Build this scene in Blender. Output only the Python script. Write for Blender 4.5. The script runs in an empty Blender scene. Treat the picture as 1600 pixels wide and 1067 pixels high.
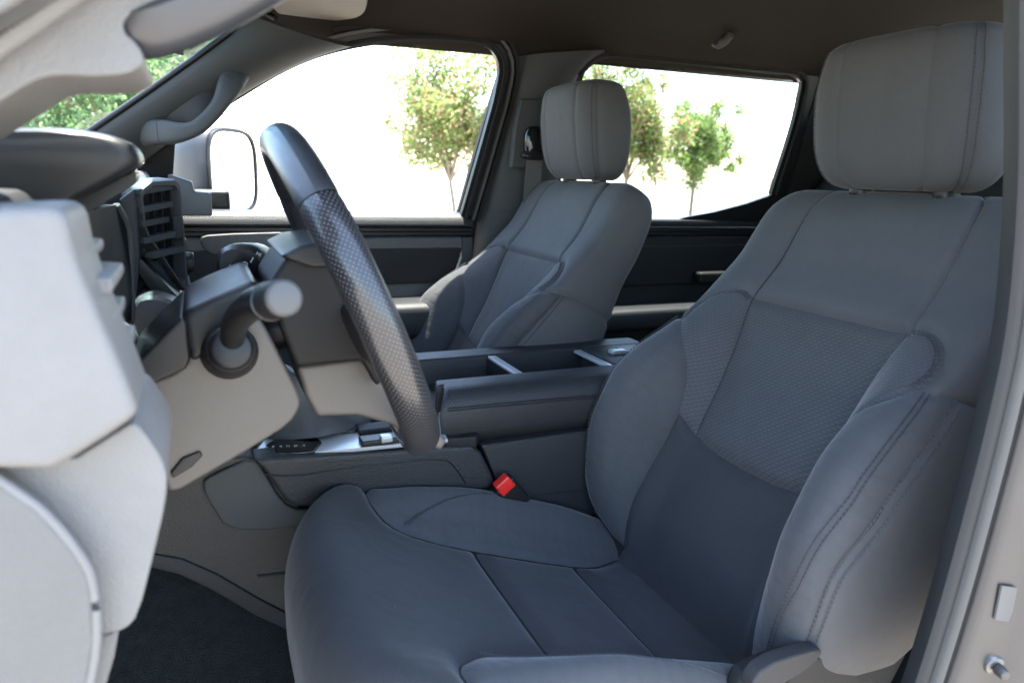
import bpy, bmesh, math, random
import numpy as np
from mathutils import Vector, Matrix
from mathutils.geometry import delaunay_2d_cdt
random.seed(7); RNG = np.random.default_rng(11)
SC = bpy.context.scene; COL = SC.collection

# ------------------------------------------------------------------ camera
# x runs towards the tailgate, y across the cab towards the passenger side, z up; the camera stands at the
# open driver door, 1.37 m above the tarmac (the origin).
CF = 1095.0
_th, _ph, _ro = (math.radians(a) for a in (24.3, 13.2, 1.9))
FW = np.array([math.sin(_th)*math.cos(_ph), math.cos(_th)*math.cos(_ph), -math.sin(_ph)])
_r0 = np.array([math.cos(_th), -math.sin(_th), 0.0]); _u0 = np.cross(_r0, FW)
RT = _r0*math.cos(_ro) + _u0*math.sin(_ro); UP = -_r0*math.sin(_ro) + _u0*math.cos(_ro)
cam = bpy.data.cameras.new('camera'); camo = bpy.data.objects.new('camera', cam); COL.objects.link(camo)
cam.sensor_width = 36.0; cam.lens = CF/1600*36; cam.clip_start = 0.02; cam.clip_end = 3000
camo.matrix_world = Matrix(((RT[0], UP[0], -FW[0], 0), (RT[1], UP[1], -FW[1], 0), (RT[2], UP[2], -FW[2], 0), (0, 0, 0, 1)))
cam.dof.use_dof = True; cam.dof.focus_distance = 1.15; cam.dof.aperture_fstop = 5.6
SC.camera = camo

# ------------------------------------------------------------------ sky, sun, exposure
SUN = Vector((0.06, 0.17, 1.0)).normalized()
w = bpy.data.worlds.new('World'); SC.world = w; w.use_nodes = True
nt = w.node_tree; nt.nodes.clear()
sky = nt.nodes.new('ShaderNodeTexSky'); sky.sky_type = 'NISHITA'; sky.sun_disc = False
sky.sun_elevation = math.asin(SUN.z); sky.sun_rotation = math.atan2(SUN.x, SUN.y)
sky.air_density = 1.2; sky.dust_density = 1.6; sky.ozone_density = 1.0
bg = nt.nodes.new('ShaderNodeBackground'); bg.inputs['Strength'].default_value = 0.15
out = nt.nodes.new('ShaderNodeOutputWorld')
nt.links.new(sky.outputs[0], bg.inputs[0]); nt.links.new(bg.outputs[0], out.inputs[0])
sl = bpy.data.lights.new('sun', 'SUN'); sl.energy = 4.5; sl.angle = math.radians(0.53); sl.color = (1, .95, .87)
so = bpy.data.objects.new('sun', sl); COL.objects.link(so); so.rotation_euler = SUN.to_track_quat('Z', 'Y').to_euler()
SC.view_settings.view_transform = 'Standard'; SC.view_settings.look = 'None'
SC.view_settings.exposure = 3.3; SC.view_settings.gamma = 1.0; SC.view_settings.use_curve_mapping = False
SC.render.engine = 'CYCLES'
SC.cycles.use_denoising = True; SC.cycles.max_bounces = 10; SC.cycles.diffuse_bounces = 6; SC.cycles.glossy_bounces = 4
SC.cycles.transparent_max_bounces = 12; SC.cycles.caustics_reflective = False; SC.cycles.caustics_refractive = False
SC.cycles.sample_clamp_indirect = 8.0

# ------------------------------------------------------------------ helpers
def at(px, py, y=None, x=None, z=None):
    """the point of the plane y=.. / x=.. / z=.. that is sighted at this spot of the survey photo"""
    r = FW + RT*(px-800)/CF - UP*(py-533.5)/CF
    k = y/r[1] if y is not None else (x/r[0] if x is not None else z/r[2])
    return r*k
WY, WZ, WS = 1.97, -0.12, 0.222           # passenger side wall: y at the belt line, belt height, tumblehome
def wall(px, py, inset=0.0):
    r = FW + RT*(px-800)/CF - UP*(py-533.5)/CF
    k = (WY - inset + WS*WZ)/(r[1] + WS*r[2]); return r*k
def wy(z): return WY - WS*(z - WZ)

def newmat(name):
    m = bpy.data.materials.new(name); m.use_nodes = True; n = m.node_tree
    return m, n, n.nodes['Principled BSDF']
def mat(name, col, rough=.5, spec=.5, metal=0, bump=0, bscale=600, var=.0, vscale=14, sheen=0, coat=0, dirt=None, bdist=.0006):
    m, n, b = newmat(name); L = n.links
    b.inputs['Base Color'].default_value = (*col, 1); b.inputs['Roughness'].default_value = rough
    b.inputs['Specular IOR Level'].default_value = spec; b.inputs['Metallic'].default_value = metal
    b.inputs['Sheen Weight'].default_value = sheen; b.inputs['Coat Weight'].default_value = coat; b.inputs['Coat Roughness'].default_value = .12
    tc = n.nodes.new('ShaderNodeTexCoord')
    if var > 0:
        nz = n.nodes.new('ShaderNodeTexNoise'); nz.inputs['Scale'].default_value = vscale; nz.inputs['Detail'].default_value = 6; nz.inputs['Roughness'].default_value = .65
        L.new(tc.outputs['Object'], nz.inputs['Vector'])
        rp = n.nodes.new('ShaderNodeMapRange'); rp.inputs[1].default_value = .3; rp.inputs[2].default_value = .7; rp.inputs[3].default_value = 1-var; rp.inputs[4].default_value = 1+var
        L.new(nz.outputs['Fac'], rp.inputs[0])
        mx = n.nodes.new('ShaderNodeMix'); mx.data_type = 'RGBA'; mx.blend_type = 'MULTIPLY'; mx.inputs[0].default_value = 1
        mx.inputs[6].default_value = (*col, 1); L.new(rp.outputs[0], mx.inputs[7]); L.new(mx.outputs[2], b.inputs['Base Color'])
        r2 = n.nodes.new('ShaderNodeMapRange'); r2.inputs[1].default_value = .3; r2.inputs[2].default_value = .7; r2.inputs[3].default_value = max(rough-.12*min(1, var*6), .03); r2.inputs[4].default_value = min(rough+.1*min(1, var*6), 1)
        L.new(nz.outputs['Fac'], r2.inputs[0]); L.new(r2.outputs[0], b.inputs['Roughness'])
    if bump > 0:
        v = n.nodes.new('ShaderNodeTexVoronoi'); v.inputs['Scale'].default_value = bscale
        L.new(tc.outputs['Object'], v.inputs['Vector'])
        bp = n.nodes.new('ShaderNodeBump'); bp.inputs['Strength'].default_value = bump; bp.inputs['Distance'].default_value = bdist
        L.new(v.outputs['Distance'], bp.inputs['Height']); L.new(bp.outputs[0], b.inputs['Normal'])
    return m

def finish(me, smooth=True, angle=40):
    if smooth:
        me.polygons.foreach_set('use_smooth', [True]*len(me.polygons)); me.set_sharp_from_angle(angle=math.radians(angle))
def obj(name, verts, faces, m, parent=None, smooth=True, angle=40, uv=None):
    """verts in place; the object's origin is its parent's"""
    o3 = np.array(parent['_o']) if parent is not None else np.zeros(3)
    V = np.asarray(verts, float) - o3
    if parent is None:
        c = V.mean(0); V = V - c
    else: c = np.zeros(3)
    me = bpy.data.meshes.new(name); me.from_pydata(V.tolist(), [], [list(map(int, f)) for f in faces]); me.update()
    if uv is not None:
        ul = me.uv_layers.new(name='UVMap'); idx = np.zeros(len(me.loops), int); me.loops.foreach_get('vertex_index', idx)
        ul.data.foreach_set('uv', np.asarray(uv)[idx].astype(np.float32).ravel())
    finish(me, smooth, angle)
    if m is not None: me.materials.append(m)
    o = bpy.data.objects.new(name, me); COL.objects.link(o); o.location = c
    o['_o'] = (o3 + c).tolist()
    if parent is not None: o.parent = parent
    return o
def bobj(name, bm, m, parent=None, angle=40, smooth=True):
    bmesh.ops.recalc_face_normals(bm, faces=bm.faces)
    bm.verts.index_update(); v = [x.co[:] for x in bm.verts]; f = [[q.index for q in p.verts] for p in bm.faces]; bm.free()
    return obj(name, v, f, m, parent, smooth, angle)
def thing(name, label, cat, loc, group=None):
    o = bpy.data.objects.new(name, None); COL.objects.link(o); o.location = loc; o.empty_display_size = .05
    o['_o'] = list(loc); o['label'] = label; o['category'] = cat
    if group: o['group'] = group
    return o
def tag(o, label=None, cat=None, group=None, kind=None):
    for k, v in (('label', label), ('category', cat), ('group', group), ('kind', kind)):
        if v: o[k] = v
    return o
def chaikin(P, k=2, closed=True, w=.25):
    P = [np.asarray(p, float) for p in P]
    for _ in range(k):
        Q = []; n = len(P)
        for i in range(n if closed else n-1):
            a, b = P[i], P[(i+1) % n]; Q += [a*(1-w)+b*w, a*w+b*(1-w)]
        if not closed: Q = [P[0]] + Q + [P[-1]]
        P = Q
    return P
def smoothline(P, n=None, step=None):
    """Catmull-Rom through the points"""
    P = np.asarray(P, float)
    if len(P) < 3: 
        m = n or 2; return np.array([P[0]+(P[-1]-P[0])*i/(m-1) for i in range(m)])
    d = np.r_[0, np.cumsum(np.linalg.norm(np.diff(P, axis=0), axis=1))]
    if n is None: n = max(2, int(d[-1]/step)+1)
    T = np.gradient(P, d, axis=0, edge_order=1); X = np.linspace(0, d[-1], n)
    k = np.clip(np.searchsorted(d, X, side='right')-1, 0, len(d)-2); h = (d[k+1]-d[k])[:, None]; s = ((X-d[k])[:, None])/h
    return (2*s**3-3*s**2+1)*P[k]+(s**3-2*s**2+s)*h*T[k]+(-2*s**3+3*s**2)*P[k+1]+(s**3-s**2)*h*T[k+1]
def bevel(bm, wd, seg=3, ang=28):
    e = [x for x in bm.edges if len(x.link_faces) == 2 and x.calc_face_angle(0) > math.radians(ang)]
    if wd > 0 and e: bmesh.ops.bevel(bm, geom=e, offset=wd, segments=seg, profile=.6, affect='EDGES', clamp_overlap=True)
def prism(name, pts, axis, a, b, m, parent=None, bw=.003, seg=3, rnd=0, taper=None, angle=35):
    """closed outline (3-D points) extruded along an axis ('x','y','z') from coordinate a to b"""
    P = [np.array(p, float) for p in (chaikin(pts, rnd) if rnd else pts)]; k = 'xyz'.index(axis)
    bm = bmesh.new(); A = []; B = []; c = np.mean(P, 0)
    for p in P:
        q = p.copy(); q[k] = a; A.append(bm.verts.new(q))
        q = p.copy() if taper is None else c+(p-c)*taper; q[k] = b; B.append(bm.verts.new(q))
    n = len(P); bm.faces.new(A); bm.faces.new(B[::-1])
    for i in range(n): bm.faces.new((A[i], B[i], B[(i+1) % n], A[(i+1) % n]))
    bmesh.ops.recalc_face_normals(bm, faces=bm.faces); bevel(bm, bw, seg)
    return bobj(name, bm, m, parent, angle)
def pprism(name, px, y0, y1, m, parent=None, **k):      # outline sighted on the plane y = y0
    return prism(name, [at(a, b, y=y0) for a, b in px], 'y', y0, y1, m, parent, **k)
def box(name, c, s, m, parent=None, bw=.002, rot=None, seg=3):
    bm = bmesh.new(); bmesh.ops.create_cube(bm, size=1); 
    for v in bm.verts: v.co = Vector((v.co.x*s[0], v.co.y*s[1], v.co.z*s[2]))
    bevel(bm, bw, seg)
    if rot is not None: bmesh.ops.transform(bm, matrix=rot.to_4x4(), verts=bm.verts)
    bmesh.ops.translate(bm, vec=Vector(c), verts=bm.verts)
    return bobj(name, bm, m, parent)
def loft(name, rings, m, parent=None, closed=True, cap=True, angle=50, uv=None):
    R = [np.asarray(r, float) for r in rings]; n = len(R[0]); V = np.concatenate(R); F = []
    for i in range(len(R)-1):
        for j in range(n if closed else n-1):
            a, b = i*n+j, i*n+(j+1) % n; F.append((a, b, b+n, a+n))
    if cap and closed: F.append(list(range(n))[::-1]); F.append([(len(R)-1)*n+j for j in range(n)])
    bm = bmesh.new(); vs = [bm.verts.new(v) for v in V]
    for f in F: bm.faces.new([vs[i] for i in f])
    return bobj(name, bm, m, parent, angle)
def sweep(name, path, prof, m, parent=None, up=(0, 0, 1), scale=None, closed=False, cap=True, angle=50, twist=None):
    """profile [(a,b)] swept along path; a along side, b along up"""
    P = np.asarray(path, float); n = len(P); T = np.gradient(P, axis=0)
    if closed: T = np.roll(P, -1, 0)-np.roll(P, 1, 0)
    rings = []
    for i in range(n):
        t = T[i]/np.linalg.norm(T[i]); u = np.array(up(i) if callable(up) else up, float); u = u-t*(u@t); u /= np.linalg.norm(u); s = np.cross(t, u)
        k = 1 if scale is None else scale[i]; k = k if hasattr(k, '__len__') else (k, k)
        rings.append(np.array([P[i]+s*a*k[0]+u*b*k[1] for a, b in prof]))
    if closed:
        rings.append(rings[0]); return loft(name, rings, m, parent, True, False, angle)
    return loft(name, rings, m, parent, True, cap, angle)
def ell(a, b, n=16, e=2.0):
    o = []
    for i in range(n):
        t = 2*math.pi*i/n; c, s = math.cos(t), math.sin(t)
        o.append((a*math.copysign(abs(c)**(2/e), c), b*math.copysign(abs(s)**(2/e), s)))
    return o
def cyl(name, p0, p1, r0, r1, m, parent=None, n=24, bw=.0015):
    p0, p1 = np.array(p0, float), np.array(p1, float); d = p1-p0; L = np.linalg.norm(d); t = d/L
    bw = min(bw, L*.4, min(r0, r1)*.5)
    st = [(0, r0-bw), (bw*.3, r0-bw*.3), (bw, r0), (L-bw, r1), (L-bw*.3, r1-bw*.3), (L, r1-bw)]
    u = np.cross(t, (0, 0, 1.)) if abs(t[2]) < .9 else np.cross(t, (1., 0, 0)); u /= np.linalg.norm(u); v = np.cross(t, u)
    return loft(name, [[p0+t*h+(u*math.cos(2*math.pi*i/n)+v*math.sin(2*math.pi*i/n))*r for i in range(n)] for h, r in st], m, parent, angle=50)
def stitches(name, path, normals, m, parent, pitch=.0065, ln=.0042, wd=.0011):
    """thread: a row of small raised stitches along a line on a surface"""
    P = np.asarray(path, float); d = np.r_[0, np.cumsum(np.linalg.norm(np.diff(P, axis=0), axis=1))]
    V = []; F = []; s = pitch*.5
    while s < d[-1]:
        a = np.array([np.interp(s-ln/2, d, P[:, c]) for c in range(3)]); b = np.array([np.interp(s+ln/2, d, P[:, c]) for c in range(3)])
        nn = np.array([np.interp(s, d, normals[:, c]) for c in range(3)]); nn /= np.linalg.norm(nn)+1e-9
        t = b-a; t /= np.linalg.norm(t)+1e-9; q = np.cross(t, nn)*wd; h = nn*wd
        k = len(V); V += [a-q-h*.3, a+q-h*.3, a+h*.5, b-q-h*.3, b+q-h*.3, b+h*.5, (a+b)/2+h*1.3]
        F += [(k, k+3, k+6), (k, k+6, k+2), (k+2, k+6, k+1), (k+1, k+6, k+4), (k+4, k+6, k+5), (k+5, k+6, k+3)]; s += pitch
    o = obj(name, V, F, m, parent); o['kind'] = 'stuff'; return o

# ------------------------------------------------------------------ materials
def fabric(name, col, kind, rough=.8, sheen=.25):
    """upholstery on UVs in metres"""
    m, n, b = newmat(name); L = n.links
    b.inputs['Roughness'].default_value = rough; b.inputs['Specular IOR Level'].default_value = .2; b.inputs['Sheen Weight'].default_value = sheen; b.inputs['Sheen Roughness'].default_value = .4
    uv = n.nodes.new('ShaderNodeUVMap'); tc = n.nodes.new('ShaderNodeTexCoord')
    def N(t, **k):
        o = n.nodes.new(t)
        for a, v in k.items(): setattr(o, a, v)
        return o
    def math_(op, a, bb=None):
        o = N('ShaderNodeMath', operation=op)
        for i, v in enumerate((a, bb)):
            if v is None: continue
            if hasattr(v, 'is_output'): L.new(v, o.inputs[i])
            else: o.inputs[i].default_value = v
        return o.outputs[0]
    sp = N('ShaderNodeSeparateXYZ'); L.new(uv.outputs[0], sp.inputs[0]); U, V = sp.outputs[0], sp.outputs[1]
    nz = N('ShaderNodeTexNoise'); nz.inputs['Scale'].default_value = 9; nz.inputs['Detail'].default_value = 8; nz.inputs['Roughness'].default_value = .7
    L.new(tc.outputs['Object'], nz.inputs['Vector'])
    fine = N('ShaderNodeTexNoise'); fine.inputs['Scale'].default_value = 900; fine.inputs['Detail'].default_value = 3; L.new(tc.outputs['Object'], fine.inputs['Vector'])
    if kind == 'mesh':          # open 3-D knit: slanted short bars in rows
        row = math_('DIVIDE', V, .0050); rid = math_('FLOOR', row); rf = math_('FRACT', row)
        sh = math_('MULTIPLY', math_('MODULO', rid, 2.0), .5)
        cu = math_('FRACT', math_('ADD', math_('ADD', math_('DIVIDE', U, .0105), sh), math_('MULTIPLY', rf, .35)))
        bar = math_('MULTIPLY', math_('SINE', math_('MULTIPLY', rf, math.pi)), math_('SINE', math_('MULTIPLY', cu, math.pi)))
        pat = math_('POWER', bar, .7); lo, hi, bs, bd = .74, 1.18, .4, .0009
    elif kind == 'twill':       # fine diagonal weave
        s1 = math_('SINE', math_('MULTIPLY', math_('ADD', math_('MULTIPLY', U, .8), V), 2*math.pi/.0034))
        s2 = math_('SINE', math_('MULTIPLY', math_('SUBTRACT', U, math_('MULTIPLY', V, .25)), 2*math.pi/.0050))
        pat = math_('MULTIPLY_ADD', s1, .5); pat = math_('ADD', math_('MULTIPLY', s1, .3), math_('ADD', math_('MULTIPLY', s2, .2), .5)); lo, hi, bs, bd = .86, 1.14, .35, .0006
    elif kind == 'suede':       # soft cloth with embossed hexagon pattern
        mp = N('ShaderNodeMapping'); mp.inputs['Scale'].default_value = (32, 42, 32); L.new(uv.outputs[0], mp.inputs[0])
        vo = N('ShaderNodeTexVoronoi', feature='DISTANCE_TO_EDGE'); vo.inputs['Scale'].default_value = 1.0; vo.inputs['Randomness'].default_value = .35; L.new(mp.outputs[0], vo.inputs['Vector'])
        pat = math_('SMOOTH_MIN', math_('MULTIPLY', vo.outputs['Distance'], 3.0), .8); pat.node.inputs[2].default_value = .3; lo, hi, bs, bd = .965, 1.02, .24, .0022
    else:                       # smooth leatherette
        v = N('ShaderNodeTexVoronoi'); v.inputs['Scale'].default_value = 750; L.new(tc.outputs['Object'], v.inputs['Vector']); pat = v.outputs['Distance']; lo, hi, bs, bd = .97, 1.03, .22, .0005
    mr = N('ShaderNodeMapRange'); L.new(pat, mr.inputs[0]); mr.inputs[3].default_value = lo; mr.inputs[4].default_value = hi
    m2 = N('ShaderNodeMapRange'); L.new(nz.outputs['Fac'], m2.inputs[0]); m2.inputs[1].default_value = .3; m2.inputs[2].default_value = .7; m2.inputs[3].default_value = .9; m2.inputs[4].default_value = 1.1
    m3 = N('ShaderNodeMapRange'); L.new(fine.outputs['Fac'], m3.inputs[0]); m3.inputs[1].default_value = .3; m3.inputs[2].default_value = .7; m3.inputs[3].default_value = .9; m3.inputs[4].default_value = 1.1
    f = math_('MULTIPLY', math_('MULTIPLY', mr.outputs[0], m2.outputs[0]), m3.outputs[0])
    mx = N('ShaderNodeVectorMath', operation='SCALE'); mx.inputs[0].default_value = col; L.new(f, mx.inputs['Scale']); L.new(mx.outputs[0], b.inputs['Base Color'])
    h = math_('ADD', pat, math_('MULTIPLY', fine.outputs['Fac'], .25))
    bp = N('ShaderNodeBump'); bp.inputs['Strength'].default_value = bs; bp.inputs['Distance'].default_value = bd; L.new(h, bp.inputs['Height'])
    # broad soft wrinkles
    wv = N('ShaderNodeTexNoise'); wv.inputs['Scale'].default_value = 16; wv.inputs['Detail'].default_value = 2; wv.inputs['Distortion'].default_value = .6; L.new(tc.outputs['Object'], wv.inputs['Vector'])
    b2 = N('ShaderNodeBump'); b2.inputs['Strength'].default_value = .35; b2.inputs['Distance'].default_value = .006; L.new(wv.outputs['Fac'], b2.inputs['Height']); L.new(bp.outputs[0], b2.inputs['Normal'])
    L.new(b2.outputs[0], b.inputs['Normal'])
    return m
M = {}
M['leatherette'] = fabric('grey leatherette', (.063, .063, .065), 'smooth', .68, .10)
M['mesh'] = fabric('slate knit mesh', (.055, .056, .058), 'mesh', .8, .2)
M['mesh2'] = fabric('slate knit side strip', (.055, .056, .060), 'mesh', .75, .25)
M['dark_cloth'] = fabric('charcoal woven cloth', (.034, .035, .038), 'twill', .85, .14)
M['suede'] = fabric('slate suede with embossed hexagons', (.055, .056, .059), 'suede', .85, .2)
M['thread'] = mat('dark thread', (.028, .029, .033), .7)
M['shell'] = mat('charcoal seat shell', (.014, .015, .016), .7, spec=.2, bump=.3, bscale=900)
M['grey_plastic'] = mat('mid grey grained plastic', (.054, .053, .052), .52, bump=.35, bscale=700, var=.05)
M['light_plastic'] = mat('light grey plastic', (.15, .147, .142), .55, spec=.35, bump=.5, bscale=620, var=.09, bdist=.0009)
M['dark_plastic'] = mat('charcoal grained plastic', (.011, .0115, .0125), .58, spec=.25, bump=.4, bscale=650, var=.06)
M['dark_leather'] = mat('charcoal grained leatherette', (.018, .019, .021), .48, spec=.35, bump=.6, bscale=420, var=.05, bdist=.0010)
M['black_plastic'] = mat('black plastic', (.010, .010, .011), .4, spec=.3, var=.05)
M['black_gloss'] = mat('black gloss plastic', (.008, .008, .009), .12)
M['rubber'] = mat('black rubber seal', (.012, .012, .012), .65, spec=.2, bump=.3, bscale=1500)
M['silver'] = mat('satin silver trim', (.42, .43, .44), .3, metal=.35, var=.04)
M['chrome'] = mat('bright metal', (.75, .75, .75), .16, metal=1)
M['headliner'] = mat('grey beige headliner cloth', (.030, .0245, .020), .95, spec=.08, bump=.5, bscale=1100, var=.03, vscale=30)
M['visor'] = mat('beige visor vinyl', (.24, .205, .165), .75, bump=.3, bscale=900)
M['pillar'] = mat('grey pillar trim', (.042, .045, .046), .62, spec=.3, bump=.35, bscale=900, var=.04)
M['carpet'] = mat('charcoal carpet', (.014, .0165, .017), 1, spec=.1, bump=1, bscale=420, var=.35, vscale=60, sheen=.08, bdist=.003)
M['smooth_dark'] = mat('smooth charcoal plastic', (.011, .012, .013), .42, spec=.28, bump=.12, bscale=1800, var=.05)
M['hub'] = mat('black moulded plastic', (.010, .010, .0105), .6, spec=.22, bump=.15, bscale=1500, var=.05)
M['stone'] = mat('warm grey moulded plastic', (.070, .064, .057), .5, bump=.2, bscale=1200, var=.09, vscale=22)
M['handle'] = mat('slate satin plastic', (.030, .032, .037), .34, spec=.6, var=.05)
M['trim_dark'] = mat('dark grey textured trim', (.024, .024, .025), .6, spec=.3, bump=.4, bscale=900, var=.05)
M['sticker'] = mat('pale paper label', (.085, .085, .082), .6, var=.08, vscale=60)
M['steel'] = mat('dull steel', (.09, .088, .085), .5, metal=.8, var=.1, vscale=60)
M['console_grain'] = mat('warm grey pebbled plastic', (.046, .042, .039), .6, spec=.3, bump=.7, bscale=420, var=.06, bdist=.0012)
M['side_grain'] = mat('grey pebbled plastic', (.115, .113, .108), .6, spec=.3, bump=.6, bscale=520, var=.08, bdist=.0012)
M['boot'] = mat('soft black leather', (.042, .042, .044), .5, bump=.4, bscale=500, var=.1)
M['mirror_shell'] = mat('dark grey mirror shell', (.026, .026, .030), .45, var=.05)
M['body_paint'] = mat('grey metallic door frame paint', (.050, .048, .047), .42, metal=.4, coat=.3, var=.08, vscale=30)
M['red'] = mat('red plastic', (.62, .02, .015), .35)
M['white'] = mat('white paint', (.6, .6, .6), .5)
M['webbing'] = mat('grey belt webbing', (.07, .067, .063), .7, bump=.6, bscale=1300)
M['paint'] = mat('metallic grey paint', (.10, .10, .10), .38, metal=.55, coat=.6, var=.05, vscale=40)
M['screen'] = mat('dark display', (.012, .012, .015), .65, spec=.08, var=.04)
def glass(name, tint=(1, 1, 1), refl=1.0, rough=0.0):
    m = bpy.data.materials.new(name); m.use_nodes = True; n = m.node_tree; n.nodes.clear(); L = n.links
    t = n.nodes.new('ShaderNodeBsdfTransparent'); t.inputs[0].default_value = (*tint, 1); g = n.nodes.new('ShaderNodeBsdfGlossy'); g.inputs['Roughness'].default_value = rough
    fr = n.nodes.new('ShaderNodeFresnel'); fr.inputs[0].default_value = 1.45; mu = n.nodes.new('ShaderNodeMath'); mu.operation = 'MULTIPLY'; mu.inputs[1].default_value = refl; L.new(fr.outputs[0], mu.inputs[0])
    mx = n.nodes.new('ShaderNodeMixShader'); o = n.nodes.new('ShaderNodeOutputMaterial'); L.new(mu.outputs[0], mx.inputs[0]); L.new(t.outputs[0], mx.inputs[1]); L.new(g.outputs[0], mx.inputs[2]); L.new(mx.outputs[0], o.inputs[0])
    return m
M['glass'] = glass('clear window glass', (.93, .96, .95), .35)
M['tint'] = glass('blue tinted glass band', (.42, .62, .66), .5)
M['privacy'] = glass('rear door glass', (.62, .66, .64), .35)
M['mirror'] = mat('mirror glass', (.9, .9, .9), .02, metal=1)

# perforated wheel leather, on UVs (metres round the rim, metres round the tube)
def perforated():
    m, n, b = newmat('perforated black leather'); L = n.links
    b.inputs['Roughness'].default_value = .30; b.inputs['Specular IOR Level'].default_value = .45; b.inputs['Coat Weight'].default_value = .35; b.inputs['Coat Roughness'].default_value = .16
    uv = n.nodes.new('ShaderNodeUVMap'); sp = n.nodes.new('ShaderNodeSeparateXYZ'); L.new(uv.outputs[0], sp.inputs[0])
    def mt(op, a, bb=0.):
        o = n.nodes.new('ShaderNodeMath'); o.operation = op
        for i, v in enumerate((a, bb)):
            if hasattr(v, 'is_output'): L.new(v, o.inputs[i])
            else: o.inputs[i].default_value = v
        return o.outputs[0]
    p = .0052
    row = mt('DIVIDE', sp.outputs[1], p*.5); rid = mt('FLOOR', row); rf = mt('SUBTRACT', mt('FRACT', row), .5)
    cf = mt('SUBTRACT', mt('FRACT', mt('ADD', mt('DIVIDE', sp.outputs[0], p), mt('MULTIPLY', mt('MODULO', rid, 2.), .5))), .5)
    d = mt('SQRT', mt('ADD', mt('POWER', mt('MULTIPLY', rf, .5), 2.), mt('POWER', cf, 2.)))
    hole = n.nodes.new('ShaderNodeMapRange'); hole.inputs[1].default_value = .10; hole.inputs[2].default_value = .17; hole.inputs[3].default_value = 1; hole.inputs[4].default_value = 0; L.new(d, hole.inputs[0])
    nz = n.nodes.new('ShaderNodeTexNoise'); nz.inputs['Scale'].default_value = 30; nz.inputs['Detail'].default_value = 5
    mx = n.nodes.new('ShaderNodeMix'); mx.data_type = 'RGBA'; L.new(hole.outputs[0], mx.inputs[0]); mx.inputs[6].default_value = (.013, .013, .015, 1); mx.inputs[7].default_value = (.11, .11, .115, 1); L.new(mx.outputs[2], b.inputs['Base Color'])
    bp = n.nodes.new('ShaderNodeBump'); bp.inputs['Strength'].default_value = .5; bp.inputs['Distance'].default_value = .0012; bp.invert = True; L.new(hole.outputs[0], bp.inputs['Height']); L.new(bp.outputs[0], b.inputs['Normal'])
    return m
M['perf'] = perforated()
M['wheel_leather'] = mat('worn black wheel leather', (.020, .021, .024), .36, spec=.5, coat=.3, bump=.45, bscale=900, var=.12, vscale=40, bdist=.0008)

# ------------------------------------------------------------------ the front seats
def crom(pts, n=600):
    """dense smooth curve through rows of pts (first column = parameter), monotone-ish cubic (pchip)"""
    P=np.array(pts,float); x=P[:,0]; X=np.linspace(x[0],x[-1],n); out=[X]
    for c in range(1,P.shape[1]):
        y=P[:,c]; h=np.diff(x); d=np.diff(y)/h; m=np.zeros(len(x)); m[0]=d[0]; m[-1]=d[-1]
        for i in range(1,len(x)-1):
            if d[i-1]*d[i]>0:
                w1=2*h[i]+h[i-1]; w2=h[i]+2*h[i-1]; m[i]=(w1+w2)/(w1/d[i-1]+w2/d[i])
        k=np.clip(np.searchsorted(x,X,side='right')-1,0,len(x)-2); s=(X-x[k])/h[k]
        out.append((2*s**3-3*s**2+1)*y[k]+(s**3-2*s**2+s)*h[k]*m[k]+(-2*s**3+3*s**2)*y[k+1]+(s**3-s**2)*h[k]*m[k+1])
    return out
def tab(pts):
    o=crom(pts); return lambda v:[np.interp(v,o[0],c) for c in o[1:]] if len(o)>2 else np.interp(v,o[0],o[1])
# ---- backrest ----
HP=[(0,0,0),(.2,0,0),(.38,.02,0),(.48,.13,0),(.56,.40,0),(.64,.70,0),(.73,.92,0),(.83,1.0,0),(.93,.93,-.005),(.985,.62,-.025),(1.0,.30,-.055),(.985,.08,-.085),(.93,0,-.110),(.8,0,-.122),(.4,0,-.128),(0,0,-.13)]
def chord(H,W,A):
    p=np.array([(s*W,d1*A+d2) for s,d1,d2 in H]); return np.r_[0,np.cumsum(np.hypot(*np.diff(p,axis=0).T))]
bq=chord(HP,.275,.09); BQ=bq[-1]
bprof=tab([(q,)+h for q,h in zip(bq,HP)])
bW=tab([(0,.270),(.1,.284),(.25,.287),(.35,.280),(.45,.270),(.55,.264),(.62,.261),(.68,.254),(.715,.238),(.735,.215),(.748,.18)])
bA=tab([(0,.03),(.05,.06),(.12,.095),(.2,.120),(.28,.122),(.34,.105),(.40,.070),(.46,.038),(.52,.018),(.6,.006),(.75,0)])
bD=tab([(0,0),(.1,.018),(.25,.022),(.37,.014),(.5,.012),(.6,.0),(.75,0)])
bT=tab([(0,1.35),(.3,1.25),(.6,1.0),(.75,.95)])
BO=np.array([.669,-.646]); BR=np.array([.456,.890]); BN=np.array([-.890,.456]); TMAX=.748; T1=.655
def back(q,t):
    q=np.asarray(q,float);t=np.asarray(t,float)
    S,D1,D2=bprof(np.abs(q)); W=bW(t);A=bA(t);D0=bD(t);D2=D2*bT(t)
    k=np.clip((t-T1)/(TMAX-T1),0,1); c=np.sqrt(np.maximum(1-k*k,0)); m=-.055
    d=D1*A+D2+D0; d=m+(d-m)*c
    y=np.sign(q)*S*W
    x=BO[0]+BR[0]*t+BN[0]*d; z=BO[1]+BR[1]*t+BN[1]*d
    return np.stack([x,y,z],-1)
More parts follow.
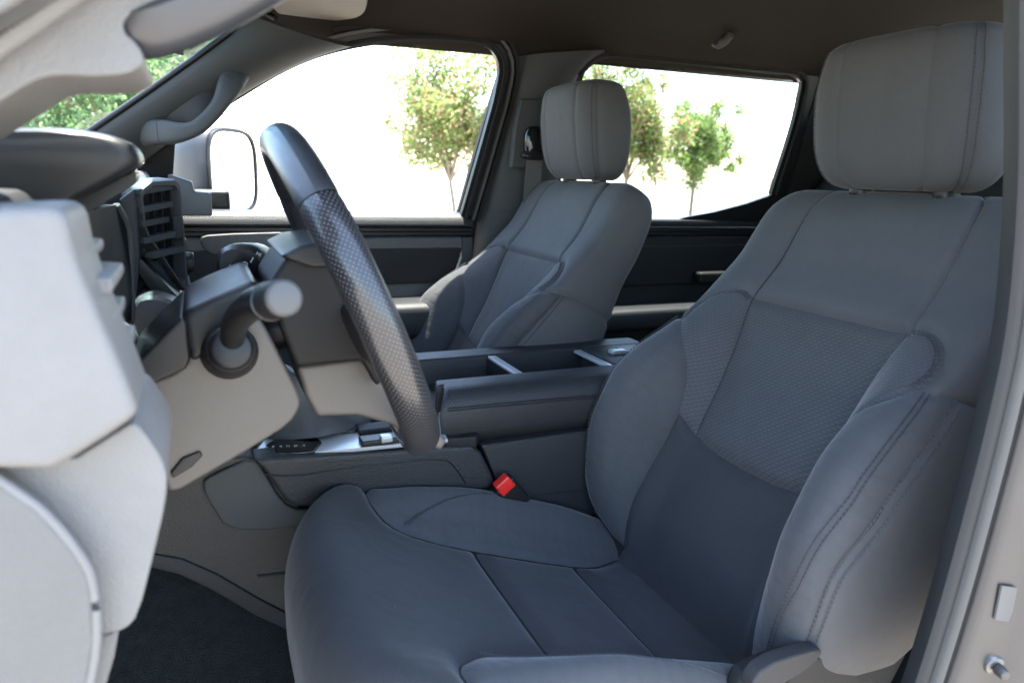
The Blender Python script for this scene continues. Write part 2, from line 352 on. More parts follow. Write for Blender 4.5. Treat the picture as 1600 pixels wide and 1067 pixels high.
# ---- cushion ---- v from the bite forward over the nose
CP=np.array([(.72,-.682),(.65,-.664),(.59,-.645),(.529,-.625),(.44,-.595),(.361,-.566),(.28,-.535),(.21,-.508),(.16,-.489),(.128,-.480),(.104,-.489),(.088,-.513),(.080,-.55),(.080,-.60),(.088,-.66),(.100,-.74)])
cv=np.r_[0,np.cumsum(np.hypot(*np.diff(CP,axis=0).T))]; CV=cv[-1]
_c=crom([(v,)+tuple(p) for v,p in zip(cv,CP)])
_cx=np.convolve(np.r_[[_c[1][0]]*10,_c[1],[_c[1][-1]]*10],np.ones(21)/21,'valid');_cz=np.convolve(np.r_[[_c[2][0]]*10,_c[2],[_c[2][-1]]*10],np.ones(21)/21,'valid')
_tx=np.gradient(_cx);_tz=np.gradient(_cz);_l=np.hypot(_tx,_tz);_tx/=_l;_tz/=_l
CHP=[(0,0,0),(.25,0,0),(.42,.01,0),(.55,.10,0),(.66,.40,0),(.76,.80,0),(.85,1.0,0),(.93,.88,-.006),(.985,.5,-.03),(1.0,.2,-.06),(.99,0,-.10),(.97,0,-.17)]
cq=chord(CHP,.26,.055);CQ=cq[-1]
cprof=tab([(q,)+h for q,h in zip(cq,CHP)])
cA=tab([(0,.03),(.08,.045),(.2,.06),(.34,.062),(.45,.045),(.54,.022),(.6,.012),(.68,.004),(.75,0),(CV,0)])
cW=tab([(0,.262),(.3,.268),(.5,.266),(.6,.258),(.7,.25),(CV,.245)])
cRec=tab([(0,0),(.4,0),(.5,.015),(.58,.05),(.65,.085),(.72,.10),(CV,.105)])
cD2=tab([(0,1),(.45,1),(.56,.6),(.64,.35),(.75,.25),(CV,.2)])
def cush(q,v):
    q=np.asarray(q,float);v=np.asarray(v,float)
    S,D1,D2=cprof(np.abs(q)); h=D1*cA(v)+D2*cD2(v)
    x=np.interp(v,_c[0],_cx);z=np.interp(v,_c[0],_cz);tx=np.interp(v,_c[0],_tx);tz=np.interp(v,_c[0],_tz)
    nx,nz=tz,-tx   # travelling forward (-x): normal up
    r=cRec(v)*np.clip(S,0,1.0)**4
    return np.stack([x+nx*h+r*.9, np.sign(q)*S*cW(v), z+nz*h-r*.06],-1)

def surf(fn, y0):
    def S(q, t): return fn(q, t) + np.array([0, y0, 0.])
    return S
def surf_n(S, q, t, sgn):
    e = 1e-3; a = S(q+e, t)-S(q-e, t); b = S(q, t+e)-S(q, t-e); n = np.cross(a, b); l = np.linalg.norm(n, axis=-1, keepdims=True); return sgn*n/np.maximum(l, 1e-12)
def seg_dist(P, poly):
    d = np.full(len(P), 1e9)
    for i in range(len(poly)):
        a = poly[i]; b = poly[(i+1) % len(poly)]; ab = b-a; L2 = ab@ab
        if L2 < 1e-14: continue
        k = np.clip(((P-a)@ab)/L2, 0, 1); d = np.minimum(d, np.hypot(*(P-(a+k[:, None]*ab)).T))
    return d
def inside(P, poly):
    x, y = P[:, 0], P[:, 1]; r = np.zeros(len(P), bool); j = len(poly)-1
    for i in range(len(poly)):
        xi, yi = poly[i]; xj, yj = poly[j]
        c = ((yi > y) != (yj > y)) & (x < (xj-xi)*(y-yi)/(yj-yi+1e-15)+xi); r ^= c; j = i
    return r
def resample(P, step, closed=True):
    P = np.asarray(P, float)
    if closed: P = np.vstack([P, P[:1]])
    d = np.r_[0, np.cumsum(np.hypot(*np.diff(P, axis=0).T))]; out = []
    for i in range(len(P)-1):
        k = max(1, int(round((d[i+1]-d[i])/step)))
        for j in range(k): out.append(P[i]+(P[i+1]-P[i])*j/k)
    return np.array(out)
def panel(name, S, sgn, poly, m, parent, puff=.004, groove=.007, rg=.008, step=.0075, lift=0., seed=0, wrinkle=0.):
    """one sewn piece of upholstery: outline in the surface's own coordinates, pulled in along its seams"""
    B = resample(poly, step*.8); lo, hi = B.min(0), B.max(0)
    gx = np.arange(lo[0], hi[0], step); gy = np.arange(lo[1], hi[1], step*.87)
    G = np.array([(x+(step/2 if j % 2 else 0), y) for j, y in enumerate(gy) for x in gx])
    G = G[inside(G, B)]; 
    if len(G): G = G[seg_dist(G, B) > step*.55]
    P = np.vstack([B, G]) if len(G) else B; nb = len(B)
    r = delaunay_2d_cdt([Vector(p) for p in P], [(i, (i+1) % nb) for i in range(nb)], [], 1, 1e-6)
    V2 = np.array([v[:] for v in r[0]]); F = r[2]
    d = seg_dist(V2, B); Nn = surf_n(S, V2[:, 0], V2[:, 1], sgn)
    off = lift - groove*np.exp(-(d/rg)**2) + puff*(1-np.exp(-d/.03))
    if wrinkle:
        ph = seed*1.7; off += wrinkle*np.exp(-d/.05)*(np.sin(V2[:, 1]*95+ph+np.sin(V2[:, 0]*40)*1.3)*.6+np.sin(V2[:, 0]*70+V2[:, 1]*33+ph)*.4)
    X = S(V2[:, 0], V2[:, 1]) + Nn*off[:, None]
    if sgn*((np.cross(X[F[0][1]]-X[F[0][0]], X[F[0][2]]-X[F[0][0]]))@Nn[F[0][0]])*sgn < 0: F = [f[::-1] for f in F]
    return obj(name, X, F, m, parent, uv=V2, angle=180)
def sline(S, sgn, pts, lift=.0015, step=.003):
    q = smoothline(np.array(pts, float), step=step); return S(q[:, 0], q[:, 1])+surf_n(S, q[:, 0], q[:, 1], sgn)*lift, surf_n(S, q[:, 0], q[:, 1], sgn)
def offs(pts, d):
    q = smoothline(np.array(pts, float), n=24); t = np.gradient(q, axis=0); t /= np.linalg.norm(t, axis=1)[:, None]; return q+np.c_[-t[:, 1], t[:, 0]]*d
mir = lambda P: [(-a, b) for a, b in P]
sm = lambda P, n=14: [tuple(p) for p in smoothline(np.array(P, float), n=n)]

SX0, SY0 = .40, .785
seat = thing('driver_seat', 'grey and charcoal cloth driver seat behind the steering wheel', 'car seat', (SX0, SY0, -.95), 'front bucket seats')
SB = surf(back, SY0); SU = surf(cush, SY0)
# sense of the surface normals: outward
def sense(S, q, t, want):
    n = surf_n(S, np.array([q]), np.array([t]), 1.)[0]; return 1. if n@np.array(want) > 0 else -1.
sb = sense(SB, 0., .4, (-1, 0, .3)); su = sense(SU, 0., .3, (0, 0, 1))
def shell(name, S, sgn, Q, T, nq, ntt, m, parent, inset):
    q = np.linspace(-Q, Q, nq); t = np.linspace(*T, ntt); G = np.meshgrid(q, t, indexing='ij'); X = S(G[0].ravel(), G[1].ravel())-surf_n(S, G[0].ravel(), G[1].ravel(), sgn)*inset
    F = [(i*ntt+j, (i+1)*ntt+j, (i+1)*ntt+j+1, i*ntt+j+1) for i in range(nq-1) for j in range(ntt-1)]
    return obj(name, X, F, m, parent)
shell('seat_back_shell', SB, sb, BQ, (-.10, TMAX-.0005), 90, 60, M['shell'], seat, .0075)
shell('cushion_base', SU, su, CQ, (0, CV), 60, 60, M['shell'], seat, .0075)
# --- backrest seams (half)
sA = sm([(.178, .742), (.174, .69), (.170, .60), (.168, .502)]); sP = sm([(.168, .502), (.144, .44), (.122, .34), (.112, .241)])
sL = sm([(.148, .262), (.112, .241), (.06, .231), (0, .228)]); sB1 = sm([(.268, .418), (.225, .385), (.186, .352), (.160, .31), (.148, .262)]); sB2 = sm([(.148, .262), (.147, .215), (.152, .16), (.163, .09), (.18, .005)])
sArc = sm([(.168, .502), (.20, .511), (.24, .503), (.266, .478), (.274, .446), (.268, .418)])
sH = [(.268, .418), (.30, .427), (.323, .430), (.36, .435), (.42, .433), (.50, .425)]
sC = sm([(.323, .430), (.329, .338), (.323, .249), (.309, .176), (.300, .097), (.292, .055)])
sT = [(.178, .742), (.26, .742), (.34, .738), (.50, .735)]
top = [(a, .742) for a in np.linspace(-.178, .178, 15)]; mid = [(a, .502) for a in np.linspace(-.168, .168, 15)]
lum = sL + mir(sL[:-1])[::-1]          # far -> near
panel('backrest_panel', SB, sb, top + sA[1:] + mid[::-1][1:] + mir(sA)[::-1][1:-1], M['leatherette'], seat, puff=.006)
pl = [p for p in sL if p[0] <= .1125]
panel('backrest_panel', SB, sb, mid + sP[1:] + pl[1:] + mir(pl)[::-1][1:] + mir(sP)[::-1][1:-1], M['mesh'], seat, puff=.005)
panel('lumbar_panel', SB, sb, sL[::-1][:0] + mir(sL[:-1]) + sL[::-1] + sB2[1:] + [(a, -.05) for a in np.linspace(.19, -.19, 16)] + mir(sB2)[::-1][1:-1], M['dark_cloth'], seat, puff=.007)
for s in (1, -1):
    f = (lambda P: P) if s > 0 else mir
    ls = [p for p in sL if p[0] >= .1115]
    panel('mesh_strip', SB, sb, f(sP + ls[::-1][1:] + sB1[::-1][1:] + sArc[::-1][1:-1]), M['mesh2'], seat, puff=.003, groove=.005, rg=.006)
    w_ = panel('shoulder_panel', SB, sb, f(sA[::-1] + sT[1:] + [(.50, .6), (.50, .5)] + sH[::-1] + sArc[::-1][1:-1]), M['leatherette'], seat, puff=.0025, groove=.005, rg=.007)
    p, nn = sline(SB, sb, f([tuple(x) for x in offs(sArc, -.006 if s > 0 else -.006)]), .0015); stitches('stitching', p, nn, M['thread'], w_)
    p, nn = sline(SB, sb, f([tuple(x) for x in offs(sArc, -.010)]), .0015); stitches('stitching', p, nn, M['thread'], w_)
    b_ = panel('bolster', SB, sb, f(sB1 + sB2[1:] + [(.22, .01), (.262, .03), (.292, .055)] + sC[::-1][1:] + sH[:3][::-1][1:-1]), M['suede'], seat, puff=.002, groove=.0045, rg=.006, wrinkle=.0004, seed=s)
    rd = [(.280, .420), (.288, .34), (.288, .277), (.279, .215), (.271, .148), (.252, .071), (.245, .035)]
    for d_ in (-.003, .003):
        p, nn = sline(SB, sb, f([tuple(x) for x in offs(rd, d_)]), .004); stitches('stitching', p, nn, M['thread'], b_)
    c_ = panel('side_panel', SB, sb, f(sC + [(.32, .06), (.38, .07), (.44, .10), (.50, .16), (.50, .3), (.50, .425)] + sH[::-1][1:-3]), M['leatherette'], seat, puff=.002, groove=.0045, rg=.006, wrinkle=.0006, seed=s+3)
    for d_ in (-.0055, .0055):
        p, nn = sline(SB, sb, f([tuple(x) for x in offs(sC, d_)]), .0012); stitches('stitching', p, nn, M['thread'], c_)
# --- cushion seams (half)
cE = sm([(.475, .50), (.42, .535), (.36, .562), (.30, .570), (.245, .560), (.203, .541), (.167, .518), (.148, .488), (.136, .43), (.132, .375)], 26)
cE2 = sm([(.132, .375), (.130, .28), (.129, .186)]); cE3 = sm([(.129, .186), (.136, .135), (.155, .09), (.172, .04), (.18, .01)])
t1 = [(a, .375) for a in np.linspace(.132, -.132, 12)]; t2 = [(a, .186) for a in np.linspace(.129, -.129, 12)]
panel('cushion_panel', SU, su, cE + t1[1:-1] + mir(cE)[::-1] + [(-.47, .62), (-.46, .75), (-.45, CV-.01)] + [(a, CV-.01) for a in np.linspace(-.4, .4, 9)] + [(.45, CV-.01), (.46, .75), (.47, .62)], M['dark_cloth'], seat, puff=.006, groove=.009, rg=.011, step=.009)
panel('cushion_panel', SU, su, t1[::-1][:0] + cE2 + t2[1:-1] + mir(cE2)[::-1] + t1[::-1][1:-1], M['dark_cloth'], seat, puff=.006, groove=.009, rg=.011)
panel('cushion_panel', SU, su, cE3 + [(a, .01) for a in np.linspace(.15, -.15, 9)] + mir(cE3)[::-1] + t2[::-1][1:-1], M['dark_cloth'], seat, puff=.006, groove=.009, rg=.011)
for s in (1, -1):
    f = (lambda P: P) if s > 0 else mir
    b_ = panel('cushion_bolster', SU, su, f(cE + cE2[1:] + cE3[1:] + [(.25, .01), (.33, .015), (.44, .02), (.474, .05), (.475, .2), (.475, .35)]), M['suede'], seat, puff=.004, wrinkle=.0007, seed=s)
    for d_ in (0, .005):
        p, nn = sline(SU, su, f([(.155, .495-d_), (.185, .465-d_), (.212, .42-d_), (.228, .35-d_), (.235, .28-d_), (.25, .2)]), .0042); stitches('stitching', p, nn, M['thread'], b_)
# --- headrest: front/top/back wrap with an end panel on either side
HR = [(.004, .086, 1.015, 1.058), (.010, .112, .995, 1.070), (.024, .132, .980, 1.078), (.050, .146, .968, 1.084), (.085, .153, .960, 1.087), (.125, .155, .955, 1.086), (.165, .152, .951, 1.082), (.198, .144, .951, 1.074), (.220, .137, .955, 1.064), (.231, .124, .964, 1.052), (.237, .102, .980, 1.035)]
hh = crom([(i/(len(HR)-1),)+h for i, h in enumerate(HR)])
hT = lambda v: [np.interp(v, hh[0], c) for c in hh[1:]]
def head(q, v):     # q: -1..1 once round, 0 = middle of the front
    q = np.asarray(q, float); v = np.asarray(v, float); z, hw, xf, xb = hT(v); z = z-.008; a = q*math.pi
    cx, sy = np.cos(a), np.sin(a); e = 2/3.3
    X = np.sign(cx)*np.abs(cx)**e; Y = np.sign(sy)*np.abs(sy)**(2/4.2)
    return np.stack([(xf+xb)/2-(xb-xf)/2*X - .006*(1-np.abs(Y)**2)*(X > 0), hw*Y, z], -1)
# uniform parameter: q by arc length at mid height, v by height
_qq = np.linspace(-1, 1, 1201); _hp = head(_qq, np.full(1201, .5)); _ha = np.r_[0, np.cumsum(np.linalg.norm(np.diff(_hp, axis=0), axis=1))]; HL = _ha[-1]/2; _ha = _ha-HL
_vv = np.linspace(0, 1, 401); _hz = head(np.zeros(401), _vv); _hv = np.r_[0, np.cumsum(np.linalg.norm(np.diff(_hz, axis=0), axis=1))]; HV = _hv[-1]
def headS(q, v): return head(np.interp(q, _ha, _qq), np.interp(v, _hv, _vv)) + np.array([0, SY0+.008, 0.])
hs = sense(headS, 0., HV/2, (-1, 0, 0))
hr = shell('headrest', headS, hs, HL, (0, HV), 90, 40, M['leatherette'], seat, .005)
cap = [headS(np.linspace(-HL, HL, 90), np.full(90, v)) for v in (0, HV)]
for c_, dz in zip(cap, (-.004, .002)):
    cc = c_.mean(0)+np.array([0, 0, dz]); V = np.vstack([c_, (c_*.6+cc*.4)+np.array([0, 0, dz]), cc[None]]); n_ = len(c_)
    F = [(i, (i+1) % n_, n_+(i+1) % n_, n_+i) for i in range(n_)]+[(n_+i, n_+(i+1) % n_, 2*n_) for i in range(n_)]
    obj('headrest_cap', V, F, M['leatherette'], hr)
qs, qe = .090, .152
v0, v1 = .004, HV-.003
fl = lambda q, d=0: [(q+d*0+.012*math.cos((k/14-.5)*math.pi)*-1, v0+(v1-v0)*k/14) for k in range(15)]
fc = [(-a, b) for a, b in fl(qs)]
panel('headrest_panel', headS, hs, fl(qs)+fc[::-1], M['leatherette'], hr, puff=.0015, groove=.0018, rg=.0035)
for s in (1, -1):
    f = (lambda P: P) if s > 0 else mir
    panel('headrest_panel', headS, hs, f(fl(qs)+fl(qe)[::-1]), M['leatherette'], hr, puff=.001, groove=.0018, rg=.0035)
    e_ = panel('headrest_end_panel', headS, hs, f(fl(qe)+[(HL-.10, v1), (HL-.10, (v0+v1)/2), (HL-.10, v0)]), M['leatherette'], hr, puff=.0015, groove=.0018, rg=.0035)
    for d_ in (-.0055, .0055):
        p, nn = sline(headS, hs, f([tuple(x) for x in offs(fl(qe)[1:-1], d_)]), .0012); stitches('stitching', p, nn, M['thread'], e_, pitch=.006)
for s in (.075, -.075):
    cyl('headrest_post', (1.032, SY0+.005+s, -.05), (1.022, SY0+.005+s, .012), .007, .007, M['chrome'], seat)
    c_ = cyl('post_guide', (1.027, SY0+.005+s, -.012), (1.024, SY0+.005+s, .0055), .019, .017, M['black_plastic'], seat, bw=.004)
# --- lint on the cushion cloth
LV, LF = [], []
for _ in range(7):
    q_, v_ = RNG.uniform(-.11, .16), RNG.uniform(.05, .60); a_ = RNG.uniform(0, 6.28); l_ = RNG.uniform(.0015, .004)
    for k in range(3):
        a2 = a_+k*RNG.uniform(.2, .6); p = SU(np.array([q_]), np.array([v_]))[0]; nn_ = surf_n(SU, np.array([q_]), np.array([v_]), su)[0]; t_ = np.array([math.cos(a2), math.sin(a2), 0]); t_ = t_-nn_*(t_@nn_); e_ = np.cross(nn_, t_)*.0003
        b0_ = p+nn_*.0085; k0 = len(LV); LV += [b0_-e_, b0_+e_, b0_+t_*l_+e_, b0_+t_*l_-e_]; LF.append((k0, k0+1, k0+2, k0+3)); q_ += t_[1]*l_*.9; v_ -= t_[0]*l_*.9
lo_ = obj('lint', LV, LF, M['webbing'], seat, smooth=False); lo_['kind'] = 'stuff'
# --- plastic side shield and recliner cover (door side)
pprism('recliner_cover', [(1150, 1067), (1200, 1035), (1280, 1015), (1340, 1000), (1375, 1005), (1392, 1035), (1396, 1090), (1380, 1160), (1150, 1160)], .520, .545, M['dark_plastic'], seat, bw=.008, rnd=1)
pprism('recliner_disc', [(1300+75*math.cos(a), 1092+75*math.sin(a)*.9) for a in np.linspace(0, 2*math.pi, 25)[:-1]], .512, .53, M['dark_plastic'], seat, bw=.004)
pprism('recliner_lever', [(1170, 1075), (1195, 1040), (1260, 1018), (1290, 1012), (1272, 1040), (1215, 1075), (1190, 1110)], .505, .525, M['trim_dark'], seat, bw=.005, rnd=1)
prism('side_shield', [(.12, 0, -.72), (.16, 0, -.64), (.40, 0, -.66), (.62, 0, -.70), (.72, 0, -.68), (.76, 0, -.74), (.74, 0, -.84), (.14, 0, -.84)], 'y', SY0-.285, SY0-.255, M['dark_plastic'], seat, bw=.008, rnd=1)
prism('side_shield', [(.12, 0, -.72), (.16, 0, -.66), (.40, 0, -.68), (.62, 0, -.72), (.72, 0, -.70), (.74, 0, -.84), (.14, 0, -.84)], 'y', SY0+.255, SY0+.275, M['dark_plastic'], seat, bw=.008, rnd=1)
for s in (-.2, .2):
    box('seat_rail', (.42, SY0+s, -.90), (.62, .05, .10), M['shell'], seat, .004)
box('seat_frame', (.42, SY0, -.80), (.56, .44, .12), M['shell'], seat, .01)

def copy_tree(o, parent=None):
    c = o.copy(); COL.objects.link(c); c.parent = parent
    for ch in list(o.children): copy_tree(ch, c)
    return c
seat2 = copy_tree(seat); seat2.name = 'passenger_seat'; seat2.location = (SX0-.114, 1.602, -.95)
seat2['label'] = 'grey and charcoal cloth passenger seat beyond the centre console'
# the recliner trim sits on the door side of either seat
for ch in list(seat2.children):
    if ch.name.split('.')[0] in ('recliner_cover', 'recliner_disc', 'recliner_lever'):
        ch.scale.y = -1

# ------------------------------------------------------------------ ground
def sheet(name, V, m, kind='structure'):
    o = obj(name, V, [tuple(range(len(V)))], m, smooth=False); o['kind'] = kind; return o
M['concrete'] = mat('sunlit pale concrete', (.24, .215, .185), .9, bump=.5, bscale=90, var=.12, vscale=1.2, bdist=.004)
M['bark'] = mat('pale bark', (.22, .17, .12), .9, bump=.8, bscale=60, var=.3, vscale=9, bdist=.01)
G0 = -1.37
sheet('ground', [(-900, -900, G0), (900, -900, G0), (900, 900, G0), (-900, 900, G0)], M['concrete'])

# ------------------------------------------------------------------ cab shell: floor, headliner
def grid(name, rows, m, parent=None, angle=60):
    R = np.asarray(rows, float); a, b = R.shape[:2]
    F = [(i*b+j, (i+1)*b+j, (i+1)*b+j+1, i*b+j+1) for i in range(a-1) for j in range(b-1)]
    return obj(name, R.reshape(-1, 3), F, m, parent, angle=angle)
def slab(name, rows, th, m, parent=None, angle=50):
    """a sheet with thickness (th: vector)"""
    R = np.asarray(rows, float); a, b = R.shape[:2]; V = np.vstack([R.reshape(-1, 3), R.reshape(-1, 3)+np.array(th)]); n = a*b
    F = []
    for i in range(a-1):
        for j in range(b-1):
            f = (i*b+j, (i+1)*b+j, (i+1)*b+j+1, i*b+j+1); F += [f, tuple(n+k for k in f[::-1])]
    ed = [(0, j, 0, j+1) for j in range(b-1)]+[(a-1, j+1, a-1, j) for j in range(b-1)]+[(i+1, 0, i, 0) for i in range(a-1)]+[(i, b-1, i+1, b-1) for i in range(a-1)]
    for i0, j0, i1, j1 in ed:
        p, q = i0*b+j0, i1*b+j1; F.append((p, q, n+q, n+p))
    return obj(name, V, F, m, parent, angle=angle)
YC = 1.175
fl_ = []
for x in np.linspace(-.62, 2.15, 40):
    r = []
    for y in np.linspace(.36, 1.99, 36):
        z = -.90 + max(0, (-.10-x))*.85 + .015*math.sin(y*9+x*7)
        if x < .3: z = max(z, -.90 + .36*max(0, 1-abs(y-YC)/.22)**.5*min(1, (.3-x)/.3))
        r.append((x, y, min(z, -.40)))
    fl_.append(r)
fo = grid('carpet_floor', fl_, M['carpet']); fo['kind'] = 'structure'

RX = [-.02, .09, .16, .30, .50, .80, 1.10, 1.50, 1.90, 2.15]
RZ = [.262, .302, .318, .330, .337, .342, .346, .351, .356, .345]         # height of the rail at the window tops
SCN = [(.03, -.022), (.006, -.006), (-.006, .001), (-.012, .004), (-.03, .012), (-.06, .028), (-.10, .046), (-.15, .060), (-.22, .071), (-.32, .082), (-.45, .090), (-.705, .096)]
rows = []
for x in np.linspace(.075, 2.15, 60):
    z0 = float(np.interp(x, RX, RZ)); ye = wy(z0)-.012; h = 1.0 if x > .35 else .45+.55*(x-.075)/.275
    half = [(x, ye+dy*(ye-YC)/.705, z0+dz*h) for dy, dz in SCN]
    rows.append(half + [(x, 2*YC-p[1], p[2]) for p in half[::-1][1:]])
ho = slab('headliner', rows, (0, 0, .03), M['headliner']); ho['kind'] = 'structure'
# painted roof skin over it, down to the drip rails
rr = []
for x in np.linspace(-.02, 2.2, 30):
    z0 = float(np.interp(x, RX, RZ))+.03; ye = wy(z0)+.055
    rr.append([(x, YC+(ye-YC)*s, z0+.012+.125*(1-abs(s)**3.2)) for s in np.linspace(-1, 1, 25)])
ro = slab('roof_panel', rr, (0, 0, .012), M['paint']); tag(ro, 'grey metallic roof panel over the cab', 'roof')

# rear wall of the cab with its window, rear bench
rw = thing('cab_rear_wall', 'dark rear wall of the cab behind the rear bench', 'wall panel', (2.15, YC, -.9))
prism('wall_panel', [(2.12, .40, -.9), (2.12, 1.95, -.9), (2.12, 1.95, -.10), (2.12, .40, -.10)], 'x', 2.12, 2.16, M['dark_plastic'], rw, bw=.004)
for a, b in ((.40, .62), (1.73, 1.95)):
    prism('wall_panel', [(2.12, a, -.097), (2.12, b, -.097), (2.12, b-.05*(b > 1), .37), (2.12, a+.05*(a < 1), .37)], 'x', 2.12, 2.16, M['dark_plastic'], rw, bw=.004)
prism('rear_window', [(2.14, .622, -.097), (2.14, 1.728, -.097), (2.14, 1.728, .36), (2.14, .622, .36)], 'x', 2.138, 2.143, M['privacy'], rw, bw=0)
rb = thing('rear_bench', 'dark rear bench seat behind the front seats', 'bench seat', (1.9, YC, -.9))
def cushion_loft(name, x0, x1, y0, y1, z0, z1, m, parent, lean=0., r=.05):
    R = []
    for k in np.linspace(0, 1, 9):
        z = z0+(z1-z0)*k; ins = r*(1-math.sqrt(max(0, 1-(max(0, abs(k-.5)*2-.6)/.4)**2)))
        R.append([(((x0+x1)/2+a*(1-2*ins/(x1-x0)))+lean*k, (y0+y1)/2+b*(1-2*ins/(y1-y0)), z) for a, b in ell((x1-x0)/2, (y1-y0)/2, 40, 6)])
    return loft(name, R, m, parent)
for y0, y1 in ((.46, .93), (.935, 1.42), (1.425, 1.89)):
    cushion_loft('bench_cushion', 1.50, 2.0, y0, y1, -.68, -.52, M['shell'], rb)
    cushion_loft('bench_backrest', 1.93, 2.06, y0, y1, -.55, .06, M['shell'], rb, .05)
for y in (.68, 1.66):
    cushion_loft('bench_headrest', 1.98, 2.07, y-.13, y+.13, .07, .21, M['shell'], rb, .01)

# ------------------------------------------------------------------ passenger side: doors, pillars
pd = thing('passenger_door', 'charcoal front passenger door with window and padded armrest', 'car door', (.35, 1.95, -.9))
# trim: moulding profile (y, z) run along x
def mould(name, prof, x0, x1, m, parent, n=2, angle=35, th=.03):
    P = [np.array(p, float) for p in prof]; ring = [(p[0], p[1]) for p in P]+[(p[0]+th, p[1]) for p in P[::-1]]
    return loft(name, [[(x, a, b) for a, b in ring] for x in np.linspace(x0, x1, n)], m, parent, angle=angle)
DX0, DX1 = -.16, .735
led = mould('door_ledge', [(1.978, -.107), (1.964, -.109), (1.950, -.116), (1.938, -.128), (1.934, -.140), (1.938, -.146)], DX0, DX1, M['dark_leather'], pd)
xx = np.linspace(DX0+.01, DX1-.01, 60); p_ = np.c_[xx, np.full(60, 1.9435), np.full(60, -.1215)]
stitches('stitching', p_, np.tile((0, -.3, 1.), (60, 1)), M['light_plastic'], led, pitch=.008, ln=.005, wd=.0012)
mould('belt_moulding', [(1.944, -.147), (1.938, -.150), (1.938, -.158), (1.946, -.162), (1.946, -.170), (1.940, -.1735)], DX0, DX1, M['black_plastic'], pd)
mould('upper_trim', [(1.938, -.174), (1.930, -.180), (1.928, -.2045)], DX0, .70, M['grey_plastic'], pd)
ins = [(.205-.36, -.2055), (.700, -.2055), (.692, -.24), (.672, -.275), (.640, -.298), (.60, -.305), (-.155, -.305)]
prism('door_insert', [(x, 1.926, z) for x, z in ins], 'y', 1.924, 1.96, M['dark_plastic'], pd, bw=.006)
mould('lower_trim', [(1.948, -.300), (1.945, -.31), (1.945, -.60), (1.95, -.9)], DX0, DX1, M['grey_plastic'], pd)
prism('door_end_trim', [(.702, 0, -.176), (.735, 0, -.176), (.735, 0, -.62), (.62, 0, -.62), (.65, 0, -.31), (.690, 0, -.272), (.704, 0, -.235)], 'y', 1.930, 1.955, M['pillar'], pd, bw=.004)
# door pull recess with switches ahead of the insert
prism('pull_bezel', [(at(a, b, y=1.922)) for a, b in ((310, 372), (330, 366), (470, 362), (470, 392), (440, 398), (350, 400), (322, 395))], 'y', 1.918, 1.935, M['grey_plastic'], pd, bw=.004, rnd=1)
pr = prism('switch_plate', [(at(a, b, y=1.914)) for a, b in ((425, 374), (474, 372), (474, 402), (425, 404))], 'y', 1.912, 1.93, M['black_gloss'], pd, bw=.002)
prism('switch_marker', [(at(a, b, y=1.9105)) for a, b in ((431, 383), (438, 383), (438, 392), (431, 392))], 'y', 1.9105, 1.9125, M['red'], pr, bw=0)
# armrest
arm = loft('armrest', [[(x, 1.872+a*k, -.392+b*k) for a, b in ell(.078, .052, 28, 4.5)] for x, k in ((.02, .55), (.035, .8), (.06, .95), (.10, 1), (.60, 1), (.655, .97), (.68, .85), (.69, .6))], M['dark_leather'], pd)
xx = np.linspace(.1, .64, 50); p_ = np.c_[xx, np.full(50, 1.806), np.full(50, -.3585)]
stitches('stitching', p_, np.tile((0, -.7, .7), (50, 1)), M['light_plastic'], arm, pitch=.007)
box('door_pocket', (.30, 1.90, -.66), (.66, .09, .22), M['dark_plastic'], pd, .02)
# window: outline on the side wall
FWO = [(235, 258), (300, 203), (392, 142), (440, 114), (490, 92), (555, 75), (620, 67), (700, 67), (745, 70), (766, 80), (775, 98), (771, 140), (757, 195), (736, 270), (717, 336)]
fwl = smoothline(np.array([wall(*p) for p in FWO]), n=70)
bot = [(.68, wy(-.13), -.13), (-.17, wy(-.13), -.13)]
def strip_frame(name, line, wdt, dep, m, parent, inset=0.0, outset=0.0):
    L_ = np.asarray(line, float); T = np.gradient(L_, axis=0); T /= np.linalg.norm(T, axis=1)[:, None]
    nw = np.array([0, -1, -WS]); nw /= np.linalg.norm(nw); R = []
    for p, t in zip(L_, T):
        s = np.cross(t, nw); s /= np.linalg.norm(s)
        if s[2] < 0 and False: s = -s
        a = p+s*outset+nw*inset; R.append([a, a+nw*dep, a+s*wdt+nw*dep, a+s*wdt])
    return loft(name, R, m, parent, angle=35)
sd = 1
t_ = fwl[35]-fwl[34]; nw_ = np.array([0, -1, -WS])
if np.cross(t_, nw_)[2] < 0: sd = -1
strip_frame('window_frame', fwl, sd*.030, .018, M['black_plastic'], pd)
strip_frame('window_seal', fwl, sd*.008, .012, M['rubber'], pd, inset=.018, outset=sd*.010)
strip_frame('frame_trim', fwl[20:], sd*.008, .018, M['grey_plastic'], pd, inset=.012, outset=sd*.032)
strip_frame('outer_seal', fwl[26:], sd*.010, .020, M['rubber'], pd, inset=.012, outset=sd*.046)
gv = [p+np.array([0, .004, 0]) for p in fwl[::3]]+[np.array(b)+np.array([0, .004, 0]) for b in bot]
prism('window_glass', [np.array((g[0], g[1], g[2])) for g in gv], 'y', 0, 0, M['glass'], pd, bw=0) if False else obj('window_glass', gv, [tuple(range(len(gv)))], M['glass'], pd, smooth=False)
